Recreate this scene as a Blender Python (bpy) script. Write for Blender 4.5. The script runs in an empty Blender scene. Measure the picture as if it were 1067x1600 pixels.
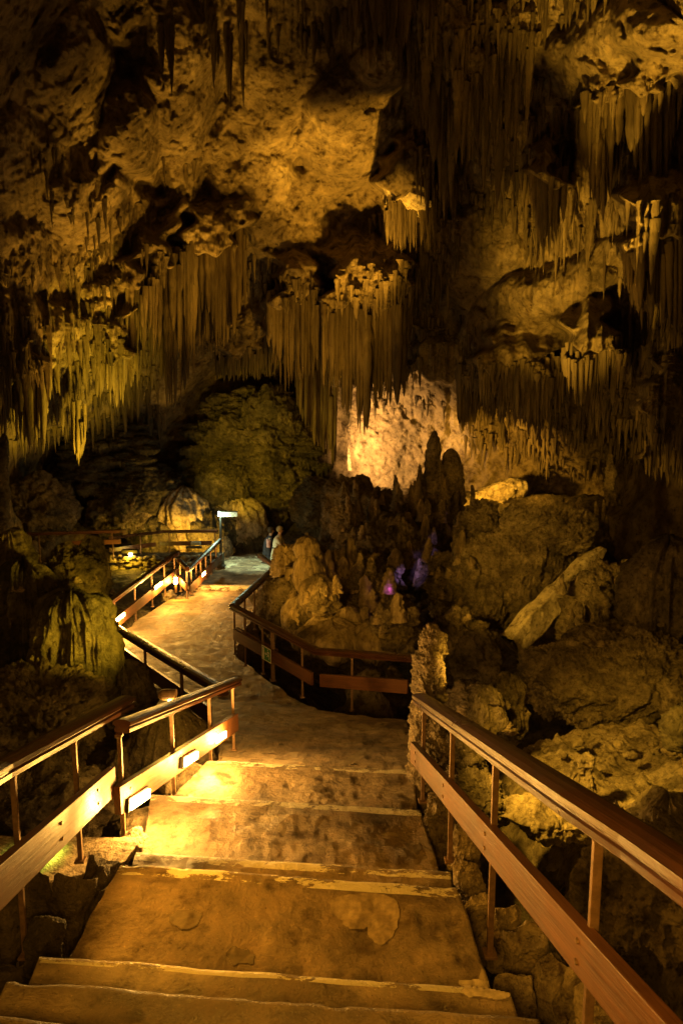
import bpy, bmesh, math, random
import numpy as np
from mathutils import Vector, Matrix

random.seed(7)
RNG = np.random.default_rng(11)
R_ = math.radians
SC = bpy.context.scene
COL = SC.collection

# ------------------------------------------------------------------ camera
PITCH = R_(8.0)
F = 1067.0
cam_d = bpy.data.cameras.new("camera")
cam = bpy.data.objects.new("camera", cam_d)
COL.objects.link(cam)
cam.rotation_euler = (math.pi / 2 - PITCH, 0, 0)
cam_d.sensor_fit = 'HORIZONTAL'
cam_d.sensor_width = 36.0
cam_d.lens = 36.0
cam_d.clip_start = 0.05
cam_d.clip_end = 300
SC.camera = cam

# ------------------------------------------------------------------ world, exposure
w = bpy.data.worlds.new("World")
SC.world = w
w.use_nodes = True
bg = w.node_tree.nodes["Background"]
bg.inputs[0].default_value = (1.0, 0.46, 0.06, 1)
bg.inputs[1].default_value = 0.046
SC.view_settings.view_transform = 'Standard'
SC.view_settings.look = 'None'
SC.view_settings.exposure = 1.5
SC.view_settings.gamma = 1.0
SC.cycles.use_denoising = True
SC.cycles.max_bounces = 5
SC.cycles.diffuse_bounces = 3
SC.cycles.glossy_bounces = 2
SC.cycles.sample_clamp_indirect = 3.0

AMBER = (1.0, 0.48, 0.035)
GOLD = (1.0, 0.52, 0.04)
OLIVE = (1.0, 0.61, 0.028)
LAMPS = []

CP, SP = math.cos(PITCH), math.sin(PITCH)


def ray(x, y):
    u = (x - 533.5) / F
    v = (800.0 - y) / F
    return u, CP + v * SP, v * CP - SP


def P(x, y, Y):
    "world point seen at photo pixel x, y at forward distance Y"
    a, b, c = ray(x, y)
    k = Y / b
    return Vector((a * k, Y, c * k))


def Pz(x, y, z):
    a, b, c = ray(x, y)
    k = z / c
    return Vector((a * k, b * k, z))


def mpp(x, y, Y):
    "metres per photo pixel there"
    a, b, c = ray(x, y)
    return Y / b / F


def lamp(kind, loc, energy, color, target=None, size=0.1, angle=60, blend=0.6, name='spot_lamp', parent=None):
    d = bpy.data.lights.new(name, kind)
    d.energy = energy
    d.color = color
    if kind == 'SPOT':
        d.spot_size = R_(angle)
        d.spot_blend = blend
        d.shadow_soft_size = size
    elif kind == 'POINT':
        d.shadow_soft_size = size
    elif kind == 'AREA':
        d.size = size
    o = bpy.data.objects.new(name, d)
    COL.objects.link(o)
    o.location = loc
    if target is not None:
        o.rotation_euler = (Vector(target) - Vector(loc)).to_track_quat('-Z', 'Y').to_euler()
    if parent is not None:
        o.parent = parent
        o.matrix_parent_inverse = Matrix.Translation(-parent.location)
    return o


def flood(src, tgt, energy, color, angle, blend=0.7, size=0.15):
    "src, tgt: (px, py, Y)"
    lamp('SPOT', P(*src), energy, color, P(*tgt), size, angle, blend)


# cave floodlights without fixtures, placed freely in the air, added fill lights among them
flood((600, 765, 17.0), (535, 195, 23), 3800, AMBER, 34)          # big lit ceiling slab
flood((560, 780, 17.0), (430, 330, 24), 800, AMBER, 60)
flood((330, 770, 19.0), (225, 200, 20), 1050, AMBER, 56)            # ceiling lobes upper left
flood((860, 760, 11.5), (965, 50, 14), 3000, GOLD, 38)           # upper right
flood((800, 740, 13.5), (930, 260, 16), 200, AMBER, 60)
flood((700, 740, 14.0), (865, 480, 19), 1900, GOLD, 40)
flood((255, 862, 19.3), (90, 836, 20.4), 70, AMBER, 60)  # added to bring out the far left railing
flood((150, 790, 16.5), (150, 220, 19), 450, AMBER, 62)  # fill added to soften the shadows of the upper left ceiling
flood((480, 880, 9.3), (610, 930, 13.5), 60, AMBER, 60)           # added to brighten the knobs behind the middle railing
flood((830, 740, 13.5), (880, 640, 21), 140, AMBER, 80)
flood((200, 770, 17.5), (90, 570, 21), 750, OLIVE, 70)            # left fringe
flood((290, 740, 20.0), (415, 705, 26), 360, OLIVE, 62)           # flowstone mound
flood((540, 700, 19.0), (460, 560, 24), 130, AMBER, 80)            # central curtain, dim
flood((560, 880, 9.0), (850, 870, 14.5), 520, GOLD, 40)           # big boulder
flood((600, 860, 8.0), (960, 1050, 11), 90, AMBER, 50)
flood((290, 1000, 7.0), (100, 960, 8), 110, OLIVE, 60)            # rocks left
flood((390, 940, 10.5), (500, 900, 14), 170, AMBER, 46)            # centre formation
flood((690, 940, 5.6), (990, 1230, 7.0), 560, GOLD, 66)           # sandy floor right
flood((140, 1150, 3.5), (500, 1440, 3.0), 58, (1.0, .42, .03), 104, size=.15)   # light added below the left handrail, without a fixture, to brighten the treads
flood((40, 2300, .2), (850, 1500, 3.0), 95, (1.0, .44, .035), 120, size=.2)  # unseen light added close to the camera for the steps and low wall


# ------------------------------------------------------------------ object helpers
def tag(o, label=None, cat=None, group=None, kind=None):
    if label:
        o['label'] = label
    if cat:
        o['category'] = cat
    if group:
        o['group'] = group
    if kind:
        o['kind'] = kind
    return o


def empty(name, loc=(0, 0, 0)):
    o = bpy.data.objects.new(name, None)
    COL.objects.link(o)
    o.empty_display_size = 0.1
    o.location = loc
    return o


def mesh_np(name, V, Fc, mat, parent=None, smooth=True, uv=None):
    me = bpy.data.meshes.new(name)
    V = np.asarray(V, dtype=np.float32)
    if isinstance(Fc, np.ndarray):
        n, k = Fc.shape
        me.vertices.add(len(V))
        me.vertices.foreach_set('co', V.ravel())
        me.loops.add(n * k)
        me.loops.foreach_set('vertex_index', Fc.astype(np.int32).ravel())
        me.polygons.add(n)
        me.polygons.foreach_set('loop_start', np.arange(0, n * k, k, dtype=np.int32))
        me.update(calc_edges=True)
        me.validate()
    else:
        me.from_pydata([tuple(map(float, v)) for v in V], [], Fc)
    if uv is not None:
        ul = me.uv_layers.new(name='UVMap')
        idx = np.zeros(len(me.loops), dtype=np.int32)
        me.loops.foreach_get('vertex_index', idx)
        ul.data.foreach_set('uv', np.asarray(uv, dtype=np.float32)[idx].ravel())
    if smooth:
        me.polygons.foreach_set('use_smooth', np.ones(len(me.polygons), dtype=bool))
    if mat:
        me.materials.append(mat)
    o = bpy.data.objects.new(name, me)
    COL.objects.link(o)
    if parent is not None:
        o.parent = parent
        o.matrix_parent_inverse = Matrix.Translation(-parent.location)
    return o


def grid_faces(nr, nc, wrap=False):
    i = np.arange(nr - 1)[:, None]
    j = np.arange(nc if wrap else nc - 1)[None, :]
    j2 = (j + 1) % nc
    a = i * nc + j
    b = i * nc + j2
    c = (i + 1) * nc + j2
    d = (i + 1) * nc + j
    return np.stack([np.broadcast_to(q, a.shape).ravel() for q in (a, b, c, d)], 1)


class MB:
    "collects boxes and tubes into one mesh"

    def __init__(s):
        s.v, s.f, s.uv = [], [], {}

    def box(s, c, size, rot=None):
        c = Vector(c)
        m = rot or Matrix.Identity(3)
        b = len(s.v)
        for dx in (-.5, .5):
            for dy in (-.5, .5):
                for dz in (-.5, .5):
                    s.v.append(c + m @ Vector((dx * size[0], dy * size[1], dz * size[2])))
        for q in ((0, 1, 3, 2), (4, 6, 7, 5), (0, 4, 5, 1), (2, 3, 7, 6), (0, 2, 6, 4), (1, 5, 7, 3)):
            s.f.append([b + k for k in q])
        return s

    def tube(s, a, c, r1, r2=None, n=10):
        a, c = Vector(a), Vector(c)
        r2 = r1 if r2 is None else r2
        q = (c - a).to_track_quat('Z', 'Y').to_matrix()
        b = len(s.v)
        for p, r in ((a, r1), (c, r2)):
            for k in range(n):
                t = 2 * math.pi * k / n
                s.v.append(p + q @ Vector((r * math.cos(t), r * math.sin(t), 0)))
        for k in range(n):
            k2 = (k + 1) % n
            s.f.append([b + k, b + k2, b + n + k2, b + n + k])
        s.f.append([b + k for k in reversed(range(n))])
        s.f.append([b + n + k for k in range(n)])
        return s

    def sweep(s, pts, prof):
        "sweep a (side, up) profile along a polyline, mitred"
        pts = [Vector(p) for p in pts]
        b = len(s.v)
        n = len(prof)
        run = 0.0
        for i, p in enumerate(pts):
            run += (p - pts[i - 1]).length if i else 0
            d1 = (p - pts[i - 1]).normalized() if i else None
            d2 = (pts[i + 1] - p).normalized() if i < len(pts) - 1 else None
            d1 = d1 or d2
            d2 = d2 or d1
            s1 = Vector((d1.y, -d1.x, 0)).normalized()
            s2 = Vector((d2.y, -d2.x, 0)).normalized()
            sd = (s1 + s2)
            sd = sd / max(sd.length_squared / 2, .3)
            for (a, u) in prof:
                s.uv[len(s.v)] = (run + 3.1 * len(bpy.data.meshes) % 7, a * 2.3 + u)
                s.v.append(p + sd * a + Vector((0, 0, u)))
        for i in range(len(pts) - 1):
            for k in range(n):
                k2 = (k + 1) % n
                s.f.append([b + i * n + k, b + i * n + k2, b + (i + 1) * n + k2, b + (i + 1) * n + k])
        s.f.append([b + k for k in reversed(range(n))])
        s.f.append([b + (len(pts) - 1) * n + k for k in range(n)])
        return s

    def build(s, name, mat, parent=None, smooth=False, bevel=0):
        me = bpy.data.meshes.new(name)
        me.from_pydata([tuple(v) for v in s.v], [], s.f)
        me.materials.append(mat)
        if s.uv:
            ul = me.uv_layers.new(name='UVMap')
            for lp in me.loops:
                ul.data[lp.index].uv = s.uv.get(lp.vertex_index, (0, 0))
        bm = bmesh.new()
        bm.from_mesh(me)
        bmesh.ops.recalc_face_normals(bm, faces=bm.faces)
        if bevel:
            bmesh.ops.bevel(bm, geom=list(bm.edges), offset=bevel, segments=2, affect='EDGES', profile=.6)
        bm.to_mesh(me)
        bm.free()
        if smooth:
            me.polygons.foreach_set('use_smooth', np.ones(len(me.polygons), dtype=bool))
        o = bpy.data.objects.new(name, me)
        COL.objects.link(o)
        if parent is not None:
            o.parent = parent
            o.matrix_parent_inverse = Matrix.Translation(-parent.location)
        return o


# ------------------------------------------------------------------ noise
_T = np.random.default_rng(3).random(65536).astype(np.float32)


def vnoise(p, seed=0):
    p = np.asarray(p, dtype=np.float64)
    i = np.floor(p).astype(np.int64)
    f = p - i
    f = f * f * f * (f * (f * 6 - 15) + 10)
    out = 0
    for dx in (0, 1):
        wx = f[..., 0] if dx else 1 - f[..., 0]
        for dy in (0, 1):
            wy = f[..., 1] if dy else 1 - f[..., 1]
            for dz in (0, 1):
                wz = f[..., 2] if dz else 1 - f[..., 2]
                h = ((i[..., 0] + dx) * 73856093 ^ (i[..., 1] + dy) * 19349663 ^ (i[..., 2] + dz) * 83492791 ^ (seed * 2654435))
                h = (h ^ (h >> 13)) * 1274126177
                out = out + wx * wy * wz * _T[(h ^ (h >> 16)) & 65535]
    return out * 2 - 1


def fbm(p, octaves=4, seed=0, gain=.5, ridged=False):
    a, s, o = 1.0, 0.0, 0.0
    p = np.asarray(p, dtype=np.float64)
    for k in range(octaves):
        n = vnoise(p * 2 ** k + 17.3 * k, seed + k)
        if ridged:
            n = 1 - 2 * np.abs(n)
        o = o + a * n
        s += a
        a *= gain
    return o / s


# ------------------------------------------------------------------ materials
def new_mat(name):
    m = bpy.data.materials.new(name)
    m.use_nodes = True
    nt = m.node_tree
    return m, nt, nt.nodes['Principled BSDF']


def nd(nt, t, **kw):
    n = nt.nodes.new(t)
    for k, v in kw.items():
        if hasattr(n, k):
            setattr(n, k, v)
    return n


def noise_node(nt, vec, scale, detail=5, rough=.6, stretch=None, dist=0.0):
    if stretch:
        mp = nd(nt, 'ShaderNodeMapping')
        mp.inputs['Scale'].default_value = stretch
        nt.links.new(vec, mp.inputs['Vector'])
        vec = mp.outputs[0]
    n = nd(nt, 'ShaderNodeTexNoise')
    n.inputs['Scale'].default_value = scale
    n.inputs['Detail'].default_value = detail
    n.inputs['Roughness'].default_value = rough
    n.inputs['Distortion'].default_value = dist
    nt.links.new(vec, n.inputs['Vector'])
    return n


def ramp(nt, fac, stops):
    r = nd(nt, 'ShaderNodeValToRGB')
    els = r.color_ramp.elements
    while len(els) > 1:
        els.remove(els[-1])
    els[0].position = stops[0][0]
    els[0].color = tuple(stops[0][1]) + (1,)
    for p, c in stops[1:]:
        e = els.new(p)
        e.color = tuple(c) + (1,)
    nt.links.new(fac, r.inputs['Fac'])
    return r


def mixc(nt, fac, a, b, mode='MIX'):
    m = nd(nt, 'ShaderNodeMix', data_type='RGBA', blend_type=mode)
    for sock, v in ((m.inputs[0], fac), (m.inputs[6], a), (m.inputs[7], b)):
        if hasattr(v, 'is_linked') or hasattr(v, 'links'):
            nt.links.new(v, sock)
        elif isinstance(v, (int, float)):
            sock.default_value = v
        else:
            sock.default_value = tuple(v) + (1,)
    return m.outputs[2]


def rock_mat(name, dark, mid, light, scale=1.0, streak=False, bump=.6, rough=.85, bdist=.06, spec=.3, fine=14):
    m, nt, b = new_mat(name)
    g = nd(nt, 'ShaderNodeNewGeometry')
    pos = g.outputs['Position']
    st = (1, 1, .12) if streak else None
    n1 = noise_node(nt, pos, .9 * scale, 8, .66, st)
    n2 = noise_node(nt, pos, 4.5 * scale, 7, .68, st)
    c = ramp(nt, n1.outputs[0], [(.30, dark), (.5, mid), (.68, light)])
    c2 = ramp(nt, n2.outputs[0], [(.34, (.35, .30, .26)), (.52, (.9, .9, .9)), (.72, (1.25, 1.2, 1.1))])
    col = mixc(nt, 1.0, c.outputs[0], c2.outputs[0], 'MULTIPLY')
    v = nd(nt, 'ShaderNodeTexVoronoi')
    v.inputs['Scale'].default_value = 2.3 * scale
    nt.links.new(pos, v.inputs['Vector'])
    pit = noise_node(nt, pos, 9 * scale, 4, .7)
    pr = ramp(nt, pit.outputs[0], [(.30, (.25, .2, .15)), (.40, (1, 1, 1))])
    col = mixc(nt, .8, col, pr.outputs[0], 'MULTIPLY')
    nt.links.new(col, b.inputs['Base Color'])
    b.inputs['Roughness'].default_value = rough
    b.inputs['Specular IOR Level'].default_value = spec
    n3 = noise_node(nt, pos, fine * scale, 8, .72, (1, 1, .25) if streak else None)
    n4 = noise_node(nt, pos, 3.2 * scale, 6, .6, (1, 1, .1) if streak else None, .3)
    ad = nd(nt, 'ShaderNodeMath', operation='MULTIPLY_ADD')
    nt.links.new(n4.outputs[0], ad.inputs[0])
    ad.inputs[1].default_value = 2.2
    nt.links.new(n3.outputs[0], ad.inputs[2])
    bp = nd(nt, 'ShaderNodeBump')
    bp.inputs['Strength'].default_value = bump
    bp.inputs['Distance'].default_value = bdist
    nt.links.new(ad.outputs[0], bp.inputs['Height'])
    nt.links.new(bp.outputs[0], b.inputs['Normal'])
    return m


M = {}
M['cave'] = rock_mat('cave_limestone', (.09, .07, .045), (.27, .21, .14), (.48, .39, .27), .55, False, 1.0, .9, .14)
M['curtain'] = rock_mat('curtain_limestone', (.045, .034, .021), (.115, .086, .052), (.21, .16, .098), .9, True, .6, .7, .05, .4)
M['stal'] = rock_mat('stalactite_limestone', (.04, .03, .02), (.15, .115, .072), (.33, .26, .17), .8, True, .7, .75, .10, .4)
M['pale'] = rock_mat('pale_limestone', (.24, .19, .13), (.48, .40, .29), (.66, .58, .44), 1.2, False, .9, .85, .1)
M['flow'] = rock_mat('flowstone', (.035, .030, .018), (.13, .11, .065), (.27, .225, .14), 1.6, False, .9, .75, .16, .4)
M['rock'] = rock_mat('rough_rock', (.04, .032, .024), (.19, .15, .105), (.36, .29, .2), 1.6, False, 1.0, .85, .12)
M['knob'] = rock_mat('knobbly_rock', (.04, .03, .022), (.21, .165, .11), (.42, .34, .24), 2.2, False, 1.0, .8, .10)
M['form'] = rock_mat('brown_formation', (.05, .036, .022), (.22, .165, .105), (.42, .33, .22), 2.0, True, .8, .75, .05, .4)
M['slab'] = rock_mat('broken_slab', (.26, .22, .16), (.42, .36, .27), (.55, .48, .36), 1.6, False, .6, .85, .04)
M['wallstone'] = rock_mat('wall_stone', (.10, .08, .05), (.34, .27, .18), (.55, .45, .32), 3.0, False, 1.0, .85, .03)
M['sand'] = rock_mat('sandy_floor', (.10, .08, .055), (.30, .24, .16), (.45, .37, .26), 2.2, False, 1.0, .9, .05, fine=20)
M['ground'] = rock_mat('cave_ground', (.035, .028, .02), (.13, .105, .07), (.25, .2, .14), 1.4, False, 1.0, .9, .08)


def path_mat():
    m, nt, b = new_mat('worn_concrete')
    g = nd(nt, 'ShaderNodeNewGeometry')
    pos = g.outputs['Position']
    n1 = noise_node(nt, pos, 1.1, 6, .6, None, .6)
    c = ramp(nt, n1.outputs[0], [(.3, (.10, .068, .038)), (.48, (.27, .195, .12)), (.62, (.48, .37, .24))])
    n2 = noise_node(nt, pos, 5, 8, .7)
    c2 = ramp(nt, n2.outputs[0], [(.36, (.38, .33, .27)), (.5, (.95, .95, .95)), (.66, (1.3, 1.25, 1.2))])
    col = mixc(nt, 1.0, c.outputs[0], c2.outputs[0], 'MULTIPLY')
    # smooth trodden patches with a hard edge
    n5 = noise_node(nt, pos, 1.7, 3, .5, None, .9)
    pm = ramp(nt, n5.outputs[0], [(.635, (0, 0, 0)), (.65, (1, 1, 1))])
    col = mixc(nt, pm.outputs[0], col, (.30, .235, .155))
    # dark damp stains
    n6 = noise_node(nt, pos, 2.6, 4, .6, None, .3)
    dm = ramp(nt, n6.outputs[0], [(.30, (.22, .18, .14)), (.37, (1, 1, 1))])
    col = mixc(nt, .85, col, dm.outputs[0], 'MULTIPLY')
    # grit: pale and dark specks
    sp = noise_node(nt, pos, 55, 3, .8)
    spr = ramp(nt, sp.outputs[0], [(.30, (.35, .3, .25)), (.38, (1, 1, 1)), (.62, (1, 1, 1)), (.70, (1.7, 1.6, 1.5))])
    col = mixc(nt, .9, col, spr.outputs[0], 'MULTIPLY')
    # worn paint along the nosing (uv.y = distance behind the edge)
    uv = nd(nt, 'ShaderNodeUVMap')
    sx = nd(nt, 'ShaderNodeSeparateXYZ')
    nt.links.new(uv.outputs[0], sx.inputs[0])
    lt = nd(nt, 'ShaderNodeMath', operation='LESS_THAN')
    nt.links.new(sx.outputs[1], lt.inputs[0])
    lt.inputs[1].default_value = .085
    n7 = noise_node(nt, pos, 7, 6, .75, (.5, 1, 1))
    wr = ramp(nt, n7.outputs[0], [(.47, (0, 0, 0)), (.50, (1, 1, 1))])
    mu = nd(nt, 'ShaderNodeMath', operation='MULTIPLY')
    nt.links.new(lt.outputs[0], mu.inputs[0])
    nt.links.new(wr.outputs[0], mu.inputs[1])
    col = mixc(nt, mu.outputs[0], col, (.80, .72, .52))
    nt.links.new(col, b.inputs['Base Color'])
    rr = ramp(nt, n2.outputs[0], [(.3, (.35, .35, .35)), (.6, (.75, .75, .75))])
    nt.links.new(rr.outputs[0], b.inputs['Roughness'])
    b.inputs['Specular IOR Level'].default_value = .45
    n3 = noise_node(nt, pos, 38, 8, .75)
    n4 = noise_node(nt, pos, 4, 7, .62, None, .5)
    ad = nd(nt, 'ShaderNodeMath', operation='MULTIPLY_ADD')
    nt.links.new(n4.outputs[0], ad.inputs[0])
    ad.inputs[1].default_value = 1.6
    nt.links.new(n3.outputs[0], ad.inputs[2])
    inv = nd(nt, 'ShaderNodeMath', operation='MULTIPLY_ADD')
    nt.links.new(pm.outputs[0], inv.inputs[0])
    inv.inputs[1].default_value = -.8
    inv.inputs[2].default_value = 1.0
    bp = nd(nt, 'ShaderNodeBump')
    bp.inputs['Distance'].default_value = .045
    nt.links.new(inv.outputs[0], bp.inputs['Strength'])
    nt.links.new(ad.outputs[0], bp.inputs['Height'])
    nt.links.new(bp.outputs[0], b.inputs['Normal'])
    return m


M['path'] = path_mat()


def wood_mat(name, c1, c2, rough, scale=1.0):
    m, nt, b = new_mat(name)
    uv = nd(nt, 'ShaderNodeUVMap').outputs[0]
    g = nd(nt, 'ShaderNodeNewGeometry')
    n = noise_node(nt, uv, 2.2 * scale, 7, .65, (1, 22, 1), .3)
    c = ramp(nt, n.outputs[0], [(.3, c1), (.7, c2)])
    big = noise_node(nt, g.outputs['Position'], 2.2, 5, .6)
    br = ramp(nt, big.outputs[0], [(.32, (.5, .48, .45)), (.62, (1.15, 1.1, 1.05))])
    col = mixc(nt, 1.0, c.outputs[0], br.outputs[0], 'MULTIPLY')
    n2 = noise_node(nt, uv, 9, 5, .75, (1, 12, 1))
    sc_ = ramp(nt, n2.outputs[0], [(.66, (0, 0, 0)), (.70, (1, 1, 1))])
    col = mixc(nt, sc_.outputs[0], col, tuple(min(1, x * 1.7 + .04) for x in c2))
    kn = noise_node(nt, g.outputs['Position'], 6, 2, .5)
    kr = ramp(nt, kn.outputs[0], [(.24, (.25, .2, .18)), (.29, (1, 1, 1))])
    col = mixc(nt, 1.0, col, kr.outputs[0], 'MULTIPLY')
    nt.links.new(col, b.inputs['Base Color'])
    rr = ramp(nt, big.outputs[0], [(.3, (rough * .8,) * 3), (.65, (min(1, rough * 1.6),) * 3)])
    nt.links.new(rr.outputs[0], b.inputs['Roughness'])
    bp = nd(nt, 'ShaderNodeBump')
    bp.inputs['Strength'].default_value = .5
    bp.inputs['Distance'].default_value = .006
    nt.links.new(n.outputs[0], bp.inputs['Height'])
    nt.links.new(bp.outputs[0], b.inputs['Normal'])
    return m


def plain(name, c, rough=.5, metal=0.0, emit=None, es=1.0):
    m, nt, b = new_mat(name)
    g = nd(nt, 'ShaderNodeNewGeometry')
    n = noise_node(nt, g.outputs['Position'], 30, 4, .7)
    r = ramp(nt, n.outputs[0], [(.35, tuple(x * .6 for x in c)), (.65, c)])
    nt.links.new(r.outputs[0], b.inputs['Base Color'])
    b.inputs['Roughness'].default_value = rough
    b.inputs['Metallic'].default_value = metal
    if emit:
        b.inputs['Emission Color'].default_value = tuple(emit) + (1,)
        b.inputs['Emission Strength'].default_value = es
    return m


M['board'] = wood_mat('board_wood', (.085, .034, .014), (.18, .074, .030), .42)
M['rail'] = wood_mat('handrail_wood', (.045, .017, .009), (.11, .043, .022), .27, 1.5)
M['steel'] = plain('rusty_steel', (.26, .16, .10), .45, .5)
M['dark'] = plain('dark_metal', (.05, .045, .04), .5, .3)
M['strip'] = plain('strip_glow', (.9, .8, .6), .5, 0, (1.0, .60, .16), 24)
M['bulb'] = plain('bulb_glow', (.9, .8, .6), .5, 0, (1.0, .62, .2), 24)
M['cool'] = plain('cool_glow', (.9, .9, .9), .5, 0, (.62, .85, .80), 14)
M['violet'] = plain('violet_glow', (.8, .5, .9), .5, 0, (.60, .22, 1.0), 3)
M['white'] = plain('white_plastic', (.8, .8, .72), .5)
M['green'] = plain('sign_green', (.03, .26, .07), .5)
M['greybox'] = plain('grey_plastic', (.35, .36, .33), .5)
M['pipe'] = plain('olive_conduit', (.25, .27, .09), .5)


# ------------------------------------------------------------------ the cave shell
def interp(x, xs, ys):
    return np.interp(x, xs, ys)


LOBES = [  # px, py, rx, ry, rotation, height
    (205, 215, 55, 115, 22, 1.6), (283, 120, 62, 150, -8, 1.5), (120, 110, 60, 120, 12, 1.1),
    (60, 260, 80, 90, 0, .9), (130, 330, 75, 60, -30, 1.1), (30, 400, 70, 60, 0, .9),
    (440, 150, 70, 110, 20, .7), (555, 180, 70, 150, 28, 1.6), (430, 330, 90, 90, 30, 1.0),
    (600, 90, 60, 70, 10, .7), (690, 120, 60, 150, 5, 1.6), (770, 180, 60, 120, 0, 1.2),
    (960, 70, 120, 75, -12, 1.6), (800, 60, 90, 60, 0, .8), (880, 250, 90, 120, 0, .9), (1020, 330, 90, 120, 0, 1.0),
    (850, 475, 175, 58, -30, 2.6), (740, 400, 70, 80, 25, 1.0), (640, 370, 60, 90, 0, 1.0), (500, 400, 80, 50, 0, .8),
    (90, 520, 170, 60, 8, 1.8), (70, 620, 150, 55, 5, 1.0), (220, 440, 90, 40, -10, 1.2), (330, 370, 60, 60, 0, -1.6),
    (850, 620, 170, 50, 8, 1.2), (980, 620, 120, 60, 0, 1.2), (800, 560, 120, 40, -18, 1.2),
    (370, 610, 90, 60, 0, -2.0), (110, 750, 120, 80, 0, -3.0), (760, 640, 30, 50, 0, .7), (930, 760, 100, 60, 0, -2.0),
]
GROOVES = [((150, 20), (200, 110), (248, 160), (252, 300)), ((385, 30), (350, 150), (325, 210), (318, 310)),
           ((240, 300), (180, 260), (150, 300)), ((640, 60), (640, 180), (665, 290)), ((700, 330), (760, 300), (830, 240)),
           ((960, 420), (1010, 380), (1067, 350)), ((380, 410), (300, 380), (200, 470)), ((420, 470), (520, 470), (640, 440))]


def shell_depth(px, py):
    base = interp(py, [-1000, -500, -150, 0, 200, 400, 560, 700, 850, 1300], [4, 9, 15, 18.5, 22, 25.5, 28.5, 30, 30, 26])
    q = np.clip(np.abs(px - 590) / 534.0, 0, 3.5)
    side = 1 - .30 * np.minimum(q, 1.3) ** 2 - .12 * np.clip(q - 1.3, 0, 3)
    right = np.clip((px - 590) / 477, 0, 1.4)
    D = base * side * (1 - .08 * right)
    # the far wall behind the path on the left stays back
    D = D + 3.0 * np.exp(-((px - 300) / 230.) ** 2 - ((py - 760) / 130.) ** 2)
    for (cx, cy, rx, ry, rot, h) in LOBES:
        a = R_(rot)
        dx, dy = px - cx, py - cy
        wx = 9 * np.sin(dy * .031 + cx) + 3 * np.sin(dy * .09 + cy)
        wy = 9 * np.sin(dx * .034 + cy) + 3 * np.sin(dx * .1)
        u = ((dx + wx) * math.cos(a) + (dy + wy) * math.sin(a)) / rx
        v = (-(dx + wx) * math.sin(a) + (dy + wy) * math.cos(a)) / ry
        r2 = u * u + v * v
        k = np.where(r2 < 1, (1 - r2) * .0 + np.clip(1 - r2, 0, 1) ** .7 * .7, 0) + .3 * np.exp(-r2 * 1.2)
        D = D - h * k
    for g in GROOVES:
        dm = np.full(np.shape(px), 1e9)
        for (a, b) in zip(g[:-1], g[1:]):
            ax, ay, bx, by = *a, *b
            L = (bx - ax) ** 2 + (by - ay) ** 2
            t = np.clip(((px - ax) * (bx - ax) + (py - ay) * (by - ay)) / L, 0, 1)
            d = np.hypot(px - ax - t * (bx - ax), py - ay - t * (by - ay))
            dm = np.minimum(dm, d)
        D = D + .75 * np.exp(-(dm / 11.) ** 2)
    return apply_ledges(px, py, D)


LEDGES = [  # x0, x1, [(px, ytop)], Y : rock shelves from which the curtains hang
    (280, 392, [(285, 402), (384, 392)], 22.3), (236, 284, [(240, 440), (290, 410)], 21.3), (196, 240, [(196, 470), (240, 455)], 20.9),
    (334, 432, [(338, 560), (432, 548)], 26.3), (418, 500, [(420, 480), (512, 488)], 23.5), (500, 645, [(505, 488), (640, 476)], 23.0),
    (594, 682, [(598, 330), (640, 308), (680, 294)], 20.4), (908, 972, [(912, 170), (968, 160)], 16.2),
    (980, 1060, [(985, 150), (1056, 140)], 15.0), (828, 886, [(832, 280), (882, 300)], 16.8), (970, 1200, [(975, 395), (1090, 360)], 14.8),
    (876, 972, [(880, 572), (975, 548)], 18.6), (746, 880, [(750, 580), (880, 590)], 21.6), (-200, 72, [(-30, 590), (70, 600)], 17.8),
    (146, 218, [(150, 570), (215, 560)], 21.3), (632, 745, [(636, 590), (722, 596)], 27.0), (1000, 1200, [(1006, 712), (1075, 690)], 16.3)]


def apply_ledges(px, py, D):
    for (x0, x1, tp, Y) in LEDGES:
        xs, ys = zip(*tp)
        yt = np.interp(px, xs, ys) + 7 * np.sin(px * .07 + x0) + 4 * np.sin(px * .19)
        pw = px + 13 * np.sin(py * .061 + x0) + 7 * np.sin(py * .17 + x1)
        wx = np.clip((pw - x0) / 18, 0, 1) * np.clip((x1 - pw) / 18, 0, 1)
        hl = 22 if 740 < x0 < 900 else 55
        up = np.clip(yt - py, 0, 400)
        tgt = Y - .75 - up * .004 + np.clip((up - hl) / 22.0, 0, 9) ** 1.6 * .5
        a = np.where((py < yt) & (tgt < D), wx, 0) * np.clip((yt - py) / 6, 0, 1)
        D = D * (1 - a) + tgt * a
        dn = np.clip(py - yt, 0, 400)
        back = Y + 1.6
        b = np.where((py >= yt) & (D < back) & (x0 < 620), wx, 0) * np.clip(dn / 5, 0, 1) * np.clip((150 - dn) / 60, 0, 1)
        D = D * (1 - b) + back * b
    return D


def unproj(px, py, D):
    u = (px - 533.5) / F
    v = (800.0 - py) / F
    b = CP + v * SP
    return np.stack([u * D / b, D, (v * CP - SP) * D / b], -1)


STREAKS = [(60, 560, 260, 120, .9), (120, 460, 150, 60, .8), (330, 450, 120, 100, .6), (690, 190, 70, 150, 1), (860, 300, 130, 170, 1),
           (1010, 420, 100, 200, 1), (850, 630, 230, 60, .9), (640, 380, 70, 70, .8), (520, 40, 160, 60, .7), (60, 320, 90, 130, .4),
           (700, 560, 120, 60, .7), (780, 100, 80, 100, .7), (560, 520, 150, 80, .8), (1000, 720, 100, 60, .8)]


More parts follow.
